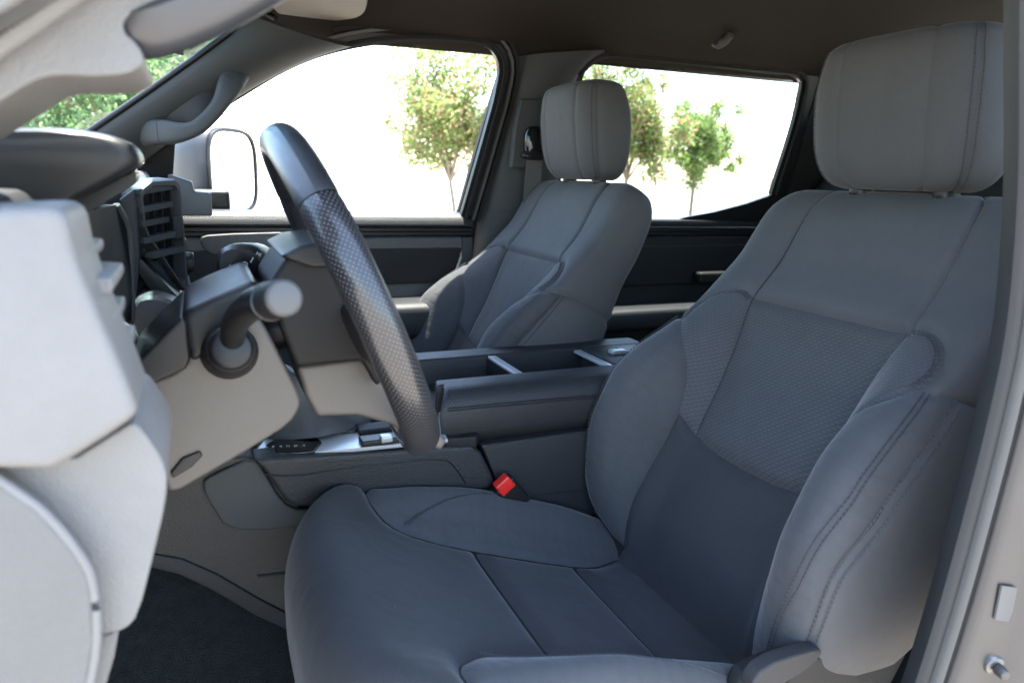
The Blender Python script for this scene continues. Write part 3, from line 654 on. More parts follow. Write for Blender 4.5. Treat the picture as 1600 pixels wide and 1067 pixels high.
# sail panel and outside mirror
prism('sail_panel', [wall(*p, inset=.005) for p in ((245, 250), (272, 228), (278, 232), (262, 335), (225, 335))], 'x', 0, 0, M['black_plastic'], pd, bw=0) if False else slab('sail_panel', [[wall(215, 262, .0), wall(274, 223, .0)], [wall(205, 335, .0), wall(266, 335, .0)]], (0, -.012, 0), M['black_plastic'], pd)
mw, mn = np.array([.60, .80, 0.]), np.array([.80, -.60, 0.]); mc_ = np.array(at(352, 268, y=2.24))
def mring(o, k, a_=.118, b_=.122, e=3.8): return [mc_+mw*a*k+np.array([0, 0, b*k])+mn*o for a, b in ell(a_, b_, 36, e)]
mir_ = loft('door_mirror', [mring(o, k) for o, k in ((-.135, .50), (-.125, .66), (-.10, .82), (-.06, .94), (-.02, 1.0), (.020, 1.0), (.024, .975))], M['mirror_shell'], pd)
loft('mirror_rim', [mring(.018, .965), mring(.032, .96), mring(.031, .90), mring(.012, .89)], M['black_plastic'], mir_, cap=False)
obj('mirror_glass', mring(.0275, .93), [tuple(range(36))], M['mirror'], mir_, smooth=False)
box('mirror_arm', mc_+np.array([-.05, -.14, -.075]), (.10, .16, .055), M['black_plastic'], mir_, .012)
# tilt the mirror head towards the driver
# ---- rear door
rd_ = thing('rear_passenger_door', 'dark rear passenger door with window behind the passenger seat', 'car door', (1.45, 1.95, -.9))
E0, E1 = .93, 1.93
mould('door_ledge', [(1.972, -.122), (1.950, -.120), (1.938, -.124), (1.934, -.134), (1.936, -.145)], E0, E1, M['dark_plastic'], rd_)
mould('belt_moulding', [(1.944, -.147), (1.938, -.150), (1.938, -.158), (1.946, -.162), (1.946, -.170), (1.940, -.1735)], E0, E1, M['black_plastic'], rd_)
mould('upper_trim', [(1.938, -.174), (1.930, -.180), (1.928, -.2045)], E0, E1, M['dark_plastic'], rd_)
prism('door_insert', [(E0, 0, -.2055), (E1, 0, -.2055), (E1, 0, -.335), (E0, 0, -.335)], 'y', 1.924, 1.95, M['dark_plastic'], rd_, bw=.006)
mould('lower_trim', [(1.948, -.337), (1.945, -.35), (1.945, -.60), (1.95, -.9)], E0, E1, M['dark_plastic'], rd_)
loft('armrest', [[(x, 1.885+a*k, -.43+b*k) for a, b in ell(.06, .035, 28, 4.5)] for x, k in ((1.02, .6), (1.05, .95), (1.10, 1), (1.75, 1), (1.80, .9), (1.81, .6))], M['dark_leather'], rd_)
box('door_handle', (1.60, 1.905, -.31), (.13, .05, .035), M['dark_plastic'], rd_, .01)
RWO = [(870, 340), (880, 210), (897, 140), (908, 116), (925, 99), (948, 91), (1000, 95), (1100, 105), (1200, 116), (1238, 121), (1247, 128), (1244, 148), (1200, 303)]
rwl = smoothline(np.array([wall(*p) for p in RWO]), n=80)
strip_frame('window_frame', rwl[44:], sd*.075, .016, M['black_plastic'], rd_)
strip_frame('window_frame', rwl[:45], sd*.020, .016, M['black_plastic'], rd_)
strip_frame('window_seal', rwl[20:], sd*.010, .014, M['rubber'], rd_, inset=.014, outset=sd*.012)
tri = [wall(1203, 303), wall(1290, 310), wall(1260, 348), wall(1040, 348), wall(1065, 339), wall(1110, 331), wall(1160, 318)]
V_ = [np.array(p) for p in tri]; obj('quarter_trim', [p+np.array([0, -.004, 0]) for p in V_]+[p+np.array([0, -.022, 0]) for p in V_], [tuple(range(7)), tuple(range(13, 6, -1))]+[(i, (i+1) % 7, 7+(i+1) % 7, 7+i) for i in range(7)], M['black_plastic'], rd_, angle=30)
gv = [p+np.array([0, .004, 0]) for p in rwl[::4]]+[np.array((1.93, wy(-.13), -.13)), np.array((.95, wy(-.13), -.13))]
obj('window_glass', gv, [tuple(range(len(gv)))], M['privacy'], rd_, smooth=False)
# C pillar behind it
cp = thing('rear_pillar_trim', 'dark pillar trim behind the rear passenger window', 'pillar trim', (2.05, 1.9, -.9))
slab('pillar_panel', [[(1.925+.03*k, wy(z)-.02, z) for z in np.linspace(-.13, .36, 6)] for k in (0,)]+[[(2.13, wy(z)-.05, z) for z in np.linspace(-.13, .36, 6)]], (0, .03, 0), M['dark_plastic'], cp)
# ---- B pillar trim, between the doors
bp_ = thing('centre_pillar_trim', 'grey centre pillar trim beside the passenger seat headrest', 'pillar trim', (.9, 1.9, -.9))
fe = smoothline(np.array([wall(*p) for p in ((812, 88), (803, 112), (792, 160), (775, 230), (758, 300), (746, 350), (737, 420), (730, 500))]), n=26)
re_ = smoothline(np.array([wall(*p) for p in ((955, 80), (925, 96), (903, 120), (892, 160), (882, 210), (874, 280), (868, 350), (862, 500))]), n=26)
R_ = []
for a, b in zip(fe, re_):
    r = []
    for k in np.linspace(0, 1, 13):
        p = a+(b-a)*k; bul = .050*math.sin(math.pi*min(1, max(0, k)))**.45; r.append(p+np.array([0, -bul, -.012*bul]))
    R_.append(r)
slab('upper_trim', R_[:15], (0, .012, 0), M['pillar'], bp_)
slab('lower_trim', [[p+np.array([0, -.006, 0]) for p in r] for r in R_[14:]], (0, .012, 0), M['pillar'], bp_)
slab('pillar_core', [[(.70+.10*k+.26*j, wy(z)+.012, z) for j in (0, 1)] for k, z in ((0, -.95), (0, -.14), (.6, .15), (1.2, .40))], (0, .02, 0), M['rubber'], bp_)
# slider cover with the belt guide
sc_ = [at(a, b, y=1.832) for a, b in ((815, 155), (870, 155), (862, 265), (800, 262), (806, 200))]
prism('slider_cover', sc_, 'y', 1.832, 1.86, M['pillar'], bp_, bw=.005)
sbelt = thing('seat_belt', 'grey seat belt hanging from the black guide beside the headrest', 'seat belt', (.9, 1.83, -.9))
gc = at(836, 222, y=1.815)
loft('belt_guide', [[gc+np.array([a*k, o, b*k]) for a, b in ell(.034, .042, 28, 3)] for o, k in ((.012, .9), (0, 1), (-.012, .97), (-.018, .8))], M['black_gloss'], sbelt)
loft('guide_lip', [[gc+np.array([a*k-.004, o, b*k-.038]) for a, b in ell(.038, .011, 24, 2.4)] for o, k in ((.012, .9), (-.004, 1), (-.020, 1), (-.026, .8))], M['black_plastic'], sbelt)
slab('webbing', [[at(810+28*k, 240, y=1.805) if False else np.array([gc[0]-.026+.050*k, gc[1]-.004, gc[2]-.04]) for k in (0, 1)], [np.array([gc[0]-.030+.050*k, gc[1]+.01, gc[2]-.30]) for k in (0, 1)], [np.array([gc[0]-.02+.050*k, gc[1]+.03, gc[2]-.75]) for k in (0, 1)]], (0, .0015, 0), M['webbing'], sbelt)

# ---- passenger A pillar with grab handle
ap = thing('front_pillar_trim', 'blue grey front pillar trim with grab handle beside the windshield', 'pillar trim', (0, 1.85, -.2), 'front pillar trims')
fr = smoothline(np.array([at(110, 226, y=1.785), at(135, 209, y=1.785), at(200, 165, y=1.782), at(280, 109, y=1.775), at(330, 73, y=1.77), at(362, 48, y=1.765), at(385, 20, y=1.76)]), n=30)
bk = smoothline(np.array([wall(215, 258, .03), wall(240, 238, .03), wall(300, 196, .03), wall(365, 154, .03), wall(420, 122, .03), wall(490, 90, .03), wall(545, 73, .03)]), n=30)
R_ = []
for i, (a, b) in enumerate(zip(fr, bk)):
    r = []
    for k in np.linspace(0, 1, 15):
        p = a+(b-a)*k; bul = .035*math.sin(math.pi*k)**.6; r.append(p+np.array([.006*k, -bul, -.4*bul]))
    R_.append(r)
slab('pillar_cover', R_, (0, .012, .01), M['pillar'], ap)
fd = smoothline(fr, n=30); sweep('pillar_edge', fd, ell(.010, .007, 10), M['black_plastic'], ap)
def grab(pts, parent, w, th, m, up=(0, -1, 0)):
    P = smoothline(np.array(pts), n=60); k = np.linspace(0, 1, 60); sc = [((.7+.3*min(1, min(t, 1-t)/.05))*(1.28-.50*math.exp(-((t-.5)/.20)**4)), (.7+.3*min(1, min(t, 1-t)/.05))*(1.1-.2*math.exp(-((t-.5)/.2)**4))) for t in k]
    h = sweep('grab_handle', P, ell(w, th, 24, 3.2), m, parent, up=up, scale=sc)
    return h, P
gp = [at(222, 214, y=1.85), at(234, 208, y=1.812), at(255, 207, y=1.785), at(282, 207, y=1.768), at(305, 201, y=1.762), at(325, 185, y=1.762), at(342, 165, y=1.764), at(353, 146, y=1.770), at(361, 130, y=1.785), at(370, 116, y=1.815), at(378, 106, y=1.85)]
h_, P_ = grab(gp, ap, .021, .018, M['pillar'])
slab('handle_recess', [[at(a+(c-a)*k, b+(d-b)*k, y=1.800-.018*math.sin(math.pi*k)) for k in np.linspace(0, 1, 7)] for a, b, c, d in ((258, 184, 334, 130), (272, 196, 342, 148), (286, 204, 348, 164))], (0, .006, .002), M['trim_dark'], ap)
for i0, i1 in ((4, 14), (45, 55)):
    c_ = P_[i0:i1]; sweep('handle_cap', c_, ell(.0216*1.25, .0186*1.12, 24, 3.2), M['pillar'], h_, up=(0, -1, 0))
# ---- windshield
ws = thing('windshield', 'curved windshield glass with a blue tinted band along the top', 'windshield', (-.3, YC, -.1))
def wsp(u, v, o=0):     # u 0..1 across from driver to passenger, v 0 bottom .. 1 top
    bx, bz = np.interp(v, [0, 1], [-.50, .125]), np.interp(v, [0, 1], [-.17, .325])
    s = (u-.5)*2; hw = np.interp(v, [0, 1], [.70, .625])
    return (bx-.16*(1-s*s)*(1-.45*v), YC+s*hw, bz+.03*(1-s*s)+o)
obj('windshield_glass', [wsp(u, v) for v in np.linspace(0, 1, 16) for u in np.linspace(0, 1, 25)], [(i*25+j, i*25+j+1, (i+1)*25+j+1, (i+1)*25+j) for i in range(15) for j in range(24)], M['glass'], ws)
obj('tint_band', [wsp(u, v, -.004) for v in np.linspace(.84, 1, 8) for u in np.linspace(.0, 1, 25)], [(i*25+j, i*25+j+1, (i+1)*25+j+1, (i+1)*25+j) for i in range(7) for j in range(24)], M['tint'], ws)
# ---- sun visor, mirror, hook
sv = thing('sun_visor', 'beige folded passenger sun visor with a white warning label', 'sun visor', (.28, 1.6, .35))
vq = [(402, -60), (418, 2), (432, 22), (445, 30), (470, 35), (500, 36), (540, 32), (562, 28), (572, 18), (574, -5), (566, -60)]
vp_ = [at(a, b, z=.335+.0004*(b)) for a, b in vq]
vp_ = [np.array(p) for p in vp_]
pv = [np.array(p) for p in chaikin(vp_, 1)]
n_ = len(pv); V_ = pv+[p+np.array([.004, 0, .022]) for p in pv]
bm = bmesh.new(); vs = [bm.verts.new(v) for v in V_]; bm.faces.new(vs[:n_]); bm.faces.new(vs[n_:][::-1])
for i in range(n_): bm.faces.new((vs[i], vs[n_+i], vs[n_+(i+1) % n_], vs[(i+1) % n_]))
bmesh.ops.recalc_face_normals(bm, faces=bm.faces); bevel(bm, .006, 3); bobj('visor_board', bm, M['visor'], sv)
lb = [np.array(at(a, b, z=.335+.0004*b))+np.array([0, 0, -.0015]) for a, b in ((472, -20), (513, -20), (513, -1), (474, 3))]
obj('warning_label', lb, [(0, 1, 2, 3)], M['white'], sv, smooth=False)
cyl('visor_pivot', at(418, 22, y=1.80), at(432, 30, y=1.78), .006, .006, M['dark_plastic'], sv)
rv = thing('rear_view_mirror', 'rear view mirror hanging inside the windshield top', 'mirror', (.02, 1.2, .2))
mc = at(312, 60, y=1.30); mo = [(1.30+a, mc[2]+.012+b) for a, b in ell(.115, .034, 40, 3.2)]
loft('mirror_housing', [[(mc[0]-.028+o, 1.30+(a-1.30)*k-.0, mc[2]+.012+(b-mc[2]-.012)*k) for a, b in mo] for o, k in ((-.026, .6), (-.018, .9), (0, 1), (.004, .97))], M['black_plastic'], rv)
obj('mirror_glass', [(mc[0]-.0235, 1.30+(a-1.30)*.93, mc[2]+.012+(b-mc[2]-.012)*.93) for a, b in mo], [tuple(range(len(mo)))], M['mirror'], rv, smooth=False)
cyl('mirror_stem', (mc[0]-.05, 1.30, mc[2]+.02), (mc[0]-.06, 1.29, mc[2]+.10), .012, .014, M['black_plastic'], rv)
ck = thing('coat_hook', 'small chrome edged coat hook on the headliner above the rear window', 'hook', at(1130, 58, y=1.70))
hk = [at(1142, 50, y=1.700), at(1138, 58, y=1.690), at(1131, 66, y=1.685), at(1122, 70, y=1.690), at(1117, 68, y=1.70)]
sweep('hook', smoothline(np.array(hk), n=16), ell(.012, .005, 14, 3), M['grey_plastic'], ck, up=(0, -1, 0))
box('hook_base', at(1137, 54, y=1.712), (.036, .02, .026), M['dark_plastic'], ck, .005)

# ------------------------------------------------------------------ driver side: pillars round the open door
an = thing('front_pillar_trim', 'pale near front pillar trim and its grab handle at the open driver door', 'pillar trim', (-.1, .45, -.2), 'front pillar trims')
pprism('pillar_cover', [(-260, 300), (-120, 232), (0, 158), (50, 126), (90, 116), (150, 120), (200, 116), (228, 98), (216, 70), (190, 48), (196, 24), (262, -4), (330, -60), (420, -160), (200, -200), (0, -80), (-260, 90)], .45, .56, M['light_plastic'], an, bw=.022, seg=6, rnd=1)
pprism('door_flange', [(-260, 150), (-120, 90), (0, 22), (60, -15), (160, -80), (260, -160), (100, -260), (-260, -40)], .40, .448, M['paint'], an, bw=.004)
sl_ = [at(a, b, y=.436) for a, b in ((-200, 185), (-90, 118), (0, 62), (85, 3), (160, -50))]
sweep('door_seal', smoothline(np.array(sl_), n=24), ell(.005, .007, 12), M['light_plastic'], an)
pp = smoothline(np.array([at(a, b, y=.428) for a, b in ((-60, 92), (0, 53), (75, 2), (120, -30))]), n=30)
stitches('seal_clips', pp, np.tile((0, -1., 0), (30, 1)), M['rubber'], an, pitch=.0032, ln=.0014, wd=.0009)
gp = [at(a, b, y=yy) for a, b, yy in ((178, 60, .50), (195, 52, .475), (235, 48, .462), (300, 26, .458), (380, -14, .458), (460, -62, .46), (560, -130, .48))]
P = smoothline(np.array(gp), n=50); D = [(-.016, -.006), (-.013, -.013), (-.004, -.0155), (.006, -.015), (.0125, -.010), (.0145, -.002), (.0125, .008), (.004, .014), (-.008, .014), (-.0145, .006)]
sweep('grab_handle', P, D, M['handle'], an, up=(0, -1, 0), scale=[.6+.4*min(1, t/.12) for t in np.linspace(0, 1, 50)])
# B pillar by the driver's shoulder
bn = thing('door_pillar', 'grey near door pillar with rubber seal and striker beside the driver seat', 'door pillar', (.65, .38, -.9))
inn = [(1560, -460), (1582, -260), (1592, -60), (1592, 100), (1590, 290), (1582, 420), (1570, 527), (1541, 665), (1509, 792), (1476, 915), (1440, 1035), (1405, 1140)]
ip = smoothline(np.array([at(a, b, y=.40) for a, b in inn]), n=52)
def ribbon(name, off0, off1, y0, y1, m, bw=.0):
    a = ip+np.array([off0, y0-.40, 0]); b = ip+np.array([off1, y1-.40, 0]); return a, b
# trim: rounded section swept along the opening
def secsweep(name, sec, m, line=ip):
    return loft(name, [[p+np.array([dx, dy, 0]) for dx, dy in sec] for p in line], m, bn, angle=45)
secsweep('pillar_trim', [(0, 0), (.002, -.005), (.006, -.0075), (.011, -.0075), (.20, 0), (.20, .03), (.05, .03), (.012, .02)], M['trim_dark'])
secsweep('rubber_seal', [(.0115, -.004), (.0115, -.011), (.0135, -.0155), (.016, -.017), (.0185, -.0155), (.0192, -.011), (.0192, -.004)], M['grey_plastic'])
secsweep('rubber_seal', [(.0198, -.004), (.0198, -.012), (.0215, -.0150), (.0235, -.0158), (.0255, -.0150), (.0265, -.012), (.0265, -.004)], M['rubber'])
secsweep('body_flange', [(.0272, -.006), (.0272, -.022), (.031, -.026), (.055, -.030), (.07, -.040), (.09, -.06), (.12, -.068), (.30, -.075), (.30, -.006)], M['body_paint'])
st = np.array([.722, .3655, -.474])
cyl('striker_base', st+np.array([.004, .010, .002]), st+np.array([.0, -.002, 0]), .013, .011, M['paint'], bn)
cyl('striker_pin', st+np.array([0, -.003, 0]), st+np.array([-.003, -.014, -.001]), .0062, .0055, M['steel'], bn)
lb = [np.array(at(a, b, y=yy)) for a, b, yy in ((1566, 915, .3685), (1590, 918, .3650), (1579, 972, .3650), (1555, 968, .3685))]
obj('sticker', lb+[p+np.array([0, .002, 0]) for p in lb], [(0, 1, 2, 3), (7, 6, 5, 4), (0, 1, 5, 4), (1, 2, 6, 5), (2, 3, 7, 6), (3, 0, 4, 7)], M['sticker'], bn, smooth=False)

# rear driver-side door and pillar: the passenger side mirrored about the cab's middle
for src, lab in ((rd_, 'closed rear door behind the near door pillar on the driver side'), (cp, 'dark pillar trim behind the rear driver side window')):
    c = copy_tree(src); c.location.y = 2*YC-c.location.y; c.scale.y = -1; c['label'] = lab
    c.name = 'rear_driver_side_door' if src is rd_ else 'rear_pillar_trim'

# ------------------------------------------------------------------ dashboard
da = thing('dashboard', 'charcoal dashboard with instrument hood, display and louvred air vents', 'dashboard', (-.25, YC, -.9))
prof = [(-.62, -.22), (-.52, -.17), (-.30, -.06), (-.16, -.018), (-.112, -.020), (-.100, -.035), (-.104, -.09), (-.125, -.16), (-.115, -.21), (-.125, -.29), (-.16, -.42), (-.30, -.48), (-.60, -.46)]
prism('dash_body', [(x, 0, z) for x, z in prof], 'y', .50, 1.90, M['dark_plastic'], da, bw=.008)
prism('dash_top_pad', [(-.30, 0, -.055), (-.16, 0, -.010), (-.100, 0, -.014), (-.090, 0, -.030), (-.11, 0, -.034), (-.30, 0, -.075)], 'y', 1.36, 1.88, M['grey_plastic'], da, bw=.008)
# instrument hood: stations across, tapering to the far end
hp = [(-330, 300), (-240, 232), (-60, 214), (60, 207), (130, 207), (190, 217), (214, 228), (225, 244), (225, 256), (214, 267), (160, 295), (100, 327), (60, 332), (-100, 345), (-330, 360)]
h0 = np.array(chaikin([at(a, b, y=.70) for a, b in hp], 2, w=.22)); tip = h0[h0[:, 0].argmax()]
rings = []
for y, k, s in ((.615, .004, .90), (.618, .0015, .965), (.626, 0, 1.0), (.66, 0, 1.0), (.70, 0, 1.0), (.78, .014, 1.0), (.86, .034, .99), (.92, .056, .96), (.94, .07, .9)):
    r = h0.copy(); c = r.mean(0); r = c+(r-c)*s; r[:, 1] = y; r[:, 0] -= k; rings.append(r)
loft('instrument_hood', rings, M['smooth_dark'], da, angle=45)
lp = [(105, 322), (165, 294), (214, 268), (219, 272), (216, 285), (185, 305), (135, 335), (112, 340)]
l0 = np.array(chaikin([at(a, b, y=.70) for a, b in lp], 1)); rings = []
for y, k in ((.66, 0), (.70, 0), (.78, .014), (.86, .034), (.92, .056)):
    r = l0.copy(); r[:, 1] = y; r[:, 0] -= k; rings.append(r)
loft('hood_lip', rings, M['black_plastic'], da, angle=45)
# display panel of the instruments
dq = [at(108, 338, y=.64), at(182, 320, y=.90), at(196, 346, y=.915), at(206, 432, y=.93), at(206, 502, y=.93), at(172, 474, y=.80), at(140, 466, y=.68)]
V_ = [np.array(p) for p in dq]; n_ = len(V_)
obj('instrument_display', V_+[p+np.array([-.02, 0, 0]) for p in V_], [tuple(range(n_)), tuple(range(2*n_-1, n_-1, -1))]+[(i, (i+1) % n_, n_+(i+1) % n_, n_+i) for i in range(n_)], M['screen'], da, angle=25)
bz = smoothline(np.array([at(182, 320, y=.90), at(196, 346, y=.915), at(206, 432, y=.932), at(207, 502, y=.932)]), n=20)
sweep('display_bezel', bz, ell(.004, .003, 8), M['grey_plastic'], da)
pprism('bezel_panel', [(186, 312), (207, 296), (212, 330), (218, 400), (214, 455), (208, 502), (207, 432), (197, 346)], .955, 1.03, M['trim_dark'], da, bw=.004)
# silver moulding and storage slot under the display
sweep('silver_moulding', smoothline(np.array([at(158, 540, y=.70), at(168, 520, y=.74), at(178, 506, y=.78), at(195, 512, y=.82), at(212, 530, y=.86), at(214, 545, y=.87)]), n=24), ell(.003, .006, 10), M['silver'], da)
pprism('knee_pad', [(196, 478), (222, 462), (250, 462), (282, 476), (300, 500), (300, 560), (200, 560), (205, 520)], .93, 1.06, M['grey_plastic'], da, bw=.012, rnd=1)
# --- centre stack with the vent beside the screen, knob and keys
prism('centre_stack', [(-.14, 0, -.018), (-.085, 0, -.024), (-.055, 0, -.10), (-.020, 0, -.178), (-.012, 0, -.235), (.02, 0, -.36), (-.02, 0, -.40), (-.14, 0, -.40)], 'y', 1.005, 1.37, M['dark_plastic'], da, bw=.006)
TL, TR, BR, BL = at(209, 283, y=.975), at(274, 279, y=1.03), at(289, 472, y=1.04), at(222, 412, y=.985)
def vq(u, v, o=0.):
    p = (np.array(TL)*(1-u)+np.array(TR)*u)*(1-v)+(np.array(BL)*(1-u)+np.array(BR)*u)*v
    return p+VN*o
VN = np.cross(np.array(TR)-TL, np.array(BL)-TL); VN /= np.linalg.norm(VN); VN = VN if VN[1] < 0 else -VN
oct_ = [(.30, .0), (.88, .0), (.97, .04), (1.0, .12), (1.0, .86), (.90, .93), (.75, .90), (.08, .62), (.0, .52), (.0, .16), (.06, .08)]
vent = loft('vent_frame', [[vq(u, v, o) if k == 1 else vq(.5+(u-.5)*k, .47+(v-.47)*k, o) for u, v in oct_] for o, k in ((-.02, 1.0), (.004, 1.0), (.008, .98), (.008, .90), (.004, .88), (-.02, .86))], M['grey_plastic'], da, cap=False, angle=30)
obj('vent_back', [vq(.5+(u-.5)*.88, .47+(v-.47)*.88, -.016) for u, v in oct_], [tuple(range(len(oct_)))], M['black_plastic'], vent, smooth=False)
for (a, b), (c, d) in (((210, 300), (262, 291)), ((212, 328), (264, 318)), ((216, 350), (258, 342)), ((219, 376), (276, 364)), ((233, 399), (282, 388))):
    sweep('louvre', np.linspace(at(a, b, y=.974), at(c, d, y=1.022), 6), [(-.0030, -.006), (.0030, -.006), (.0036, .006), (-.0036, .006)], M['pillar'], vent, up=tuple(VN), angle=30)
for a, b, c, d, yy in ((236, 297, 243, 408, 1.0), (249, 292, 257, 425, 1.012), (262, 288, 270, 440, 1.024)):
    sweep('vane', np.linspace(at(a, b, y=yy), at(c, d, y=yy), 6), [(-.0010, -.003), (.0010, -.003), (.0010, .003), (-.0010, .003)], M['dark_plastic'], vent, up=tuple(VN), angle=30)
bt = vq(.80, .40, .010); box('vent_tab', bt, (.012, .010, .030), M['dark_plastic'], vent, .002)
# lower pointed wing under the vent
pprism('stack_wing', [(212, 400), (222, 405), (292, 478), (296, 488), (285, 490), (232, 452), (214, 425)], .975, 1.02, M['black_plastic'], da, bw=.003)
k0 = at(296, 410, y=1.12); cyl('volume_knob', k0+np.array([-.055, 0, 0]), k0+np.array([-.004, 0, -.001]), .014, .0135, M['black_gloss'], da); cyl('knob_cap', k0+np.array([-.005, 0, 0]), k0+np.array([.006, 0, 0]), .0155, .0145, M['black_plastic'], da)
for i, pyy in enumerate((462, 470, 478)):
    kk = at(311, pyy, y=1.10); box('climate_key', kk, (.030, .06, .0075), M['black_plastic'], da, .002)
prism('screen', [(-.04, 1.10, -.02), (-.030, 1.10, -.02), (-.014, 1.10, -.15), (-.035, 1.10, -.15)], 'y', 1.08, 1.30, M['black_gloss'], da, bw=.003)
# passenger end vent
pprism('end_vent', [(262, 272), (300, 284), (304, 300), (330, 302), (332, 338), (262, 338)], 1.80, 1.90, M['grey_plastic'], da, bw=.006)
# --- driver end: vent pod side, knee panel and side cover
pod = pprism('vent_pod', [(-140, 335), (-40, 326), (60, 322), (86, 324), (104, 338), (112, 372), (118, 400), (140, 458), (214, 632), (214, 648), (198, 664), (92, 732), (60, 737), (-140, 730)], .42, .50, M['light_plastic'], da, bw=.011, seg=5, rnd=1)
for a, b, ww, hh_ in ((128, 402, 18, 24), (156, 447, 34, 28), (166, 508, 22, 28), (184, 560, 24, 30)):
    pprism('vent_louvre', [(a-ww, b-hh_*.5), (a+ww*.5, b-hh_*.42), (a+ww*.62, b), (a+ww*.5, b+hh_*.45), (a-ww*.6, b+hh_*.5)], .455, .53, M['light_plastic'], pod, bw=.0016)
pprism('knee_panel', [(92, 733), (198, 664), (212, 660), (236, 690), (254, 718), (262, 748), (258, 790), (240, 868), (216, 962), (196, 984), (168, 990), (146, 992), (144, 905), (122, 868), (60, 796), (-40, 726), (-140, 700), (-140, 655)], .445, .56, M['light_plastic'], da, bw=.016, seg=5, rnd=1)
pprism('side_cover', [(-160, 660), (-60, 716), (0, 757), (60, 800), (112, 858), (134, 894), (142, 925), (146, 1000), (132, 1090), (120, 1200), (-160, 1200)], .425, .50, M['side_grain'], da, bw=.003)
sweep('door_seal', smoothline(np.array([at(a, b, y=.428) for a, b in ((-100, 688), (0, 752), (62, 796), (114, 854), (138, 892), (146, 926), (150, 1000), (136, 1090), (124, 1190))]), n=40), ell(.0026, .0030, 10), M['light_plastic'], da)
pprism('kick_pillar', [(146, 992), (168, 990), (186, 984), (178, 1030), (160, 1090), (140, 1200), (118, 1200), (134, 1080)], .46, .50, M['light_plastic'], da, bw=.005)

# ------------------------------------------------------------------ steering column
sc = thing('steering_column', 'grey steering column shroud with turn signal and wiper stalks', 'steering column', (0, .785, -.35))
pprism('lower_shroud', [(213, 606), (292, 574), (296, 540), (300, 520), (392, 486), (410, 502), (440, 560), (471, 622), (468, 640), (452, 664), (405, 694), (330, 738), (264, 776), (256, 745), (236, 690)], .715, .86, M['stone'], sc, bw=.018, seg=5, rnd=1)
pprism('upper_shroud', [(284, 500), (288, 486), (330, 466), (384, 443), (402, 438), (412, 470), (404, 500), (360, 530), (300, 570), (290, 540)], .705, .87, M['smooth_dark'], sc, bw=.010, seg=4)
pprism('shroud_flap', [(190, 604), (204, 575), (284, 494), (292, 505), (297, 560), (290, 578), (230, 604), (204, 612)], .70, .86, M['smooth_dark'], sc, bw=.008, seg=4)
pprism('tilt_lever_slot', [(266, 738), (284, 716), (312, 705), (317, 712), (300, 730), (270, 748)], .712, .72, M['black_plastic'], sc, bw=.002)
b0 = at(360, 548, y=.70); bs = cyl('stalk_boss', at(358, 550, y=.72), at(362, 545, y=.675), .027, .023, M['dark_plastic'], sc, bw=.007)
cyl('boss_ring', at(361, 546, y=.682), at(362, 545, y=.668), .020, .0185, M['black_plastic'], bs, bw=.003)
p0, p1, p2, p3 = at(362, 540, y=.69), at(368, 505, y=.64), at(392, 478, y=.585), at(426, 470, y=.52)
S_ = smoothline(np.array([p0, p1, p2, p3]), n=24)
stk = sweep('turn_signal_stalk', S_, ell(1, 1, 20), M['black_plastic'], sc, scale=[.0105+.003*t for t in np.linspace(0, 1, 24)])
dv = (p3-p2)/np.linalg.norm(p3-p2); cyl('stalk_knob', p3-dv*.004, p3+dv*.030, .0140, .0135, M['dark_plastic'], stk, bw=.003); cyl('stalk_end_cap', p3+dv*.029, p3+dv*.0325, .0126, .0116, M['grey_plastic'], stk, bw=.002)
q0, q1 = at(430, 430, y=.86), at(366, 416, y=1.02)
cyl('stalk_ring', p3-dv*.007, p3-dv*.004, .0146, .0146, M['black_gloss'], stk, bw=.0005)
stk2 = sweep('wiper_stalk', smoothline(np.array([q0, at(405, 418, y=.93), at(386, 408, y=.98)]), n=16), ell(1, 1, 20), M['black_plastic'], sc, scale=[.012+.004*t for t in np.linspace(0, 1, 16)])
wk = at(386, 412, y=.93); loft('wiper_knob', [[wk+np.array([a*k+o*.25, o, b*k-o*.1]) for a, b in ell(.030, .026, 24, 2.6)] for o, k in ((-.045, .72), (-.035, .92), (-.01, 1), (.02, 1), (.045, .9), (.05, .7))], M['black_plastic'], stk2)
def text(name, body, loc, size, rot, m, parent):
    c = bpy.data.curves.new(name, 'FONT'); c.body = body; c.size = size; c.align_x = 'CENTER'; c.align_y = 'CENTER'; c.extrude = .0002
    t = bpy.data.objects.new(name, c); COL.objects.link(t); dg = bpy.context.evaluated_depsgraph_get(); me = bpy.data.meshes.new_from_object(t.evaluated_get(dg)); bpy.data.objects.remove(t)
    v = np.array([rot @ x.co for x in me.vertices])+np.array(loc); f = [list(p.vertices) for p in me.polygons]
    return obj(name, v, f, m, parent, smooth=False)
wr = Matrix(((1, 0, 0), (0, 0, -1), (0, 1, 0)))      # faces -y
tl = Matrix.Rotation(math.radians(28), 3, (0, 1, 0))
for s, dx, dz, sz in (('MIST', -.006, -.014, .006), ('OFF', -.004, -.020, .0055), ('O', .006, -.010, .009), ('1', .014, -.005, .010), ('HI', .022, .002, .006)):
    text('stalk_lettering', s, wk+np.array([dx-.012, -.058, dz+.016]), sz, tl @ wr, M['white'], stk2)

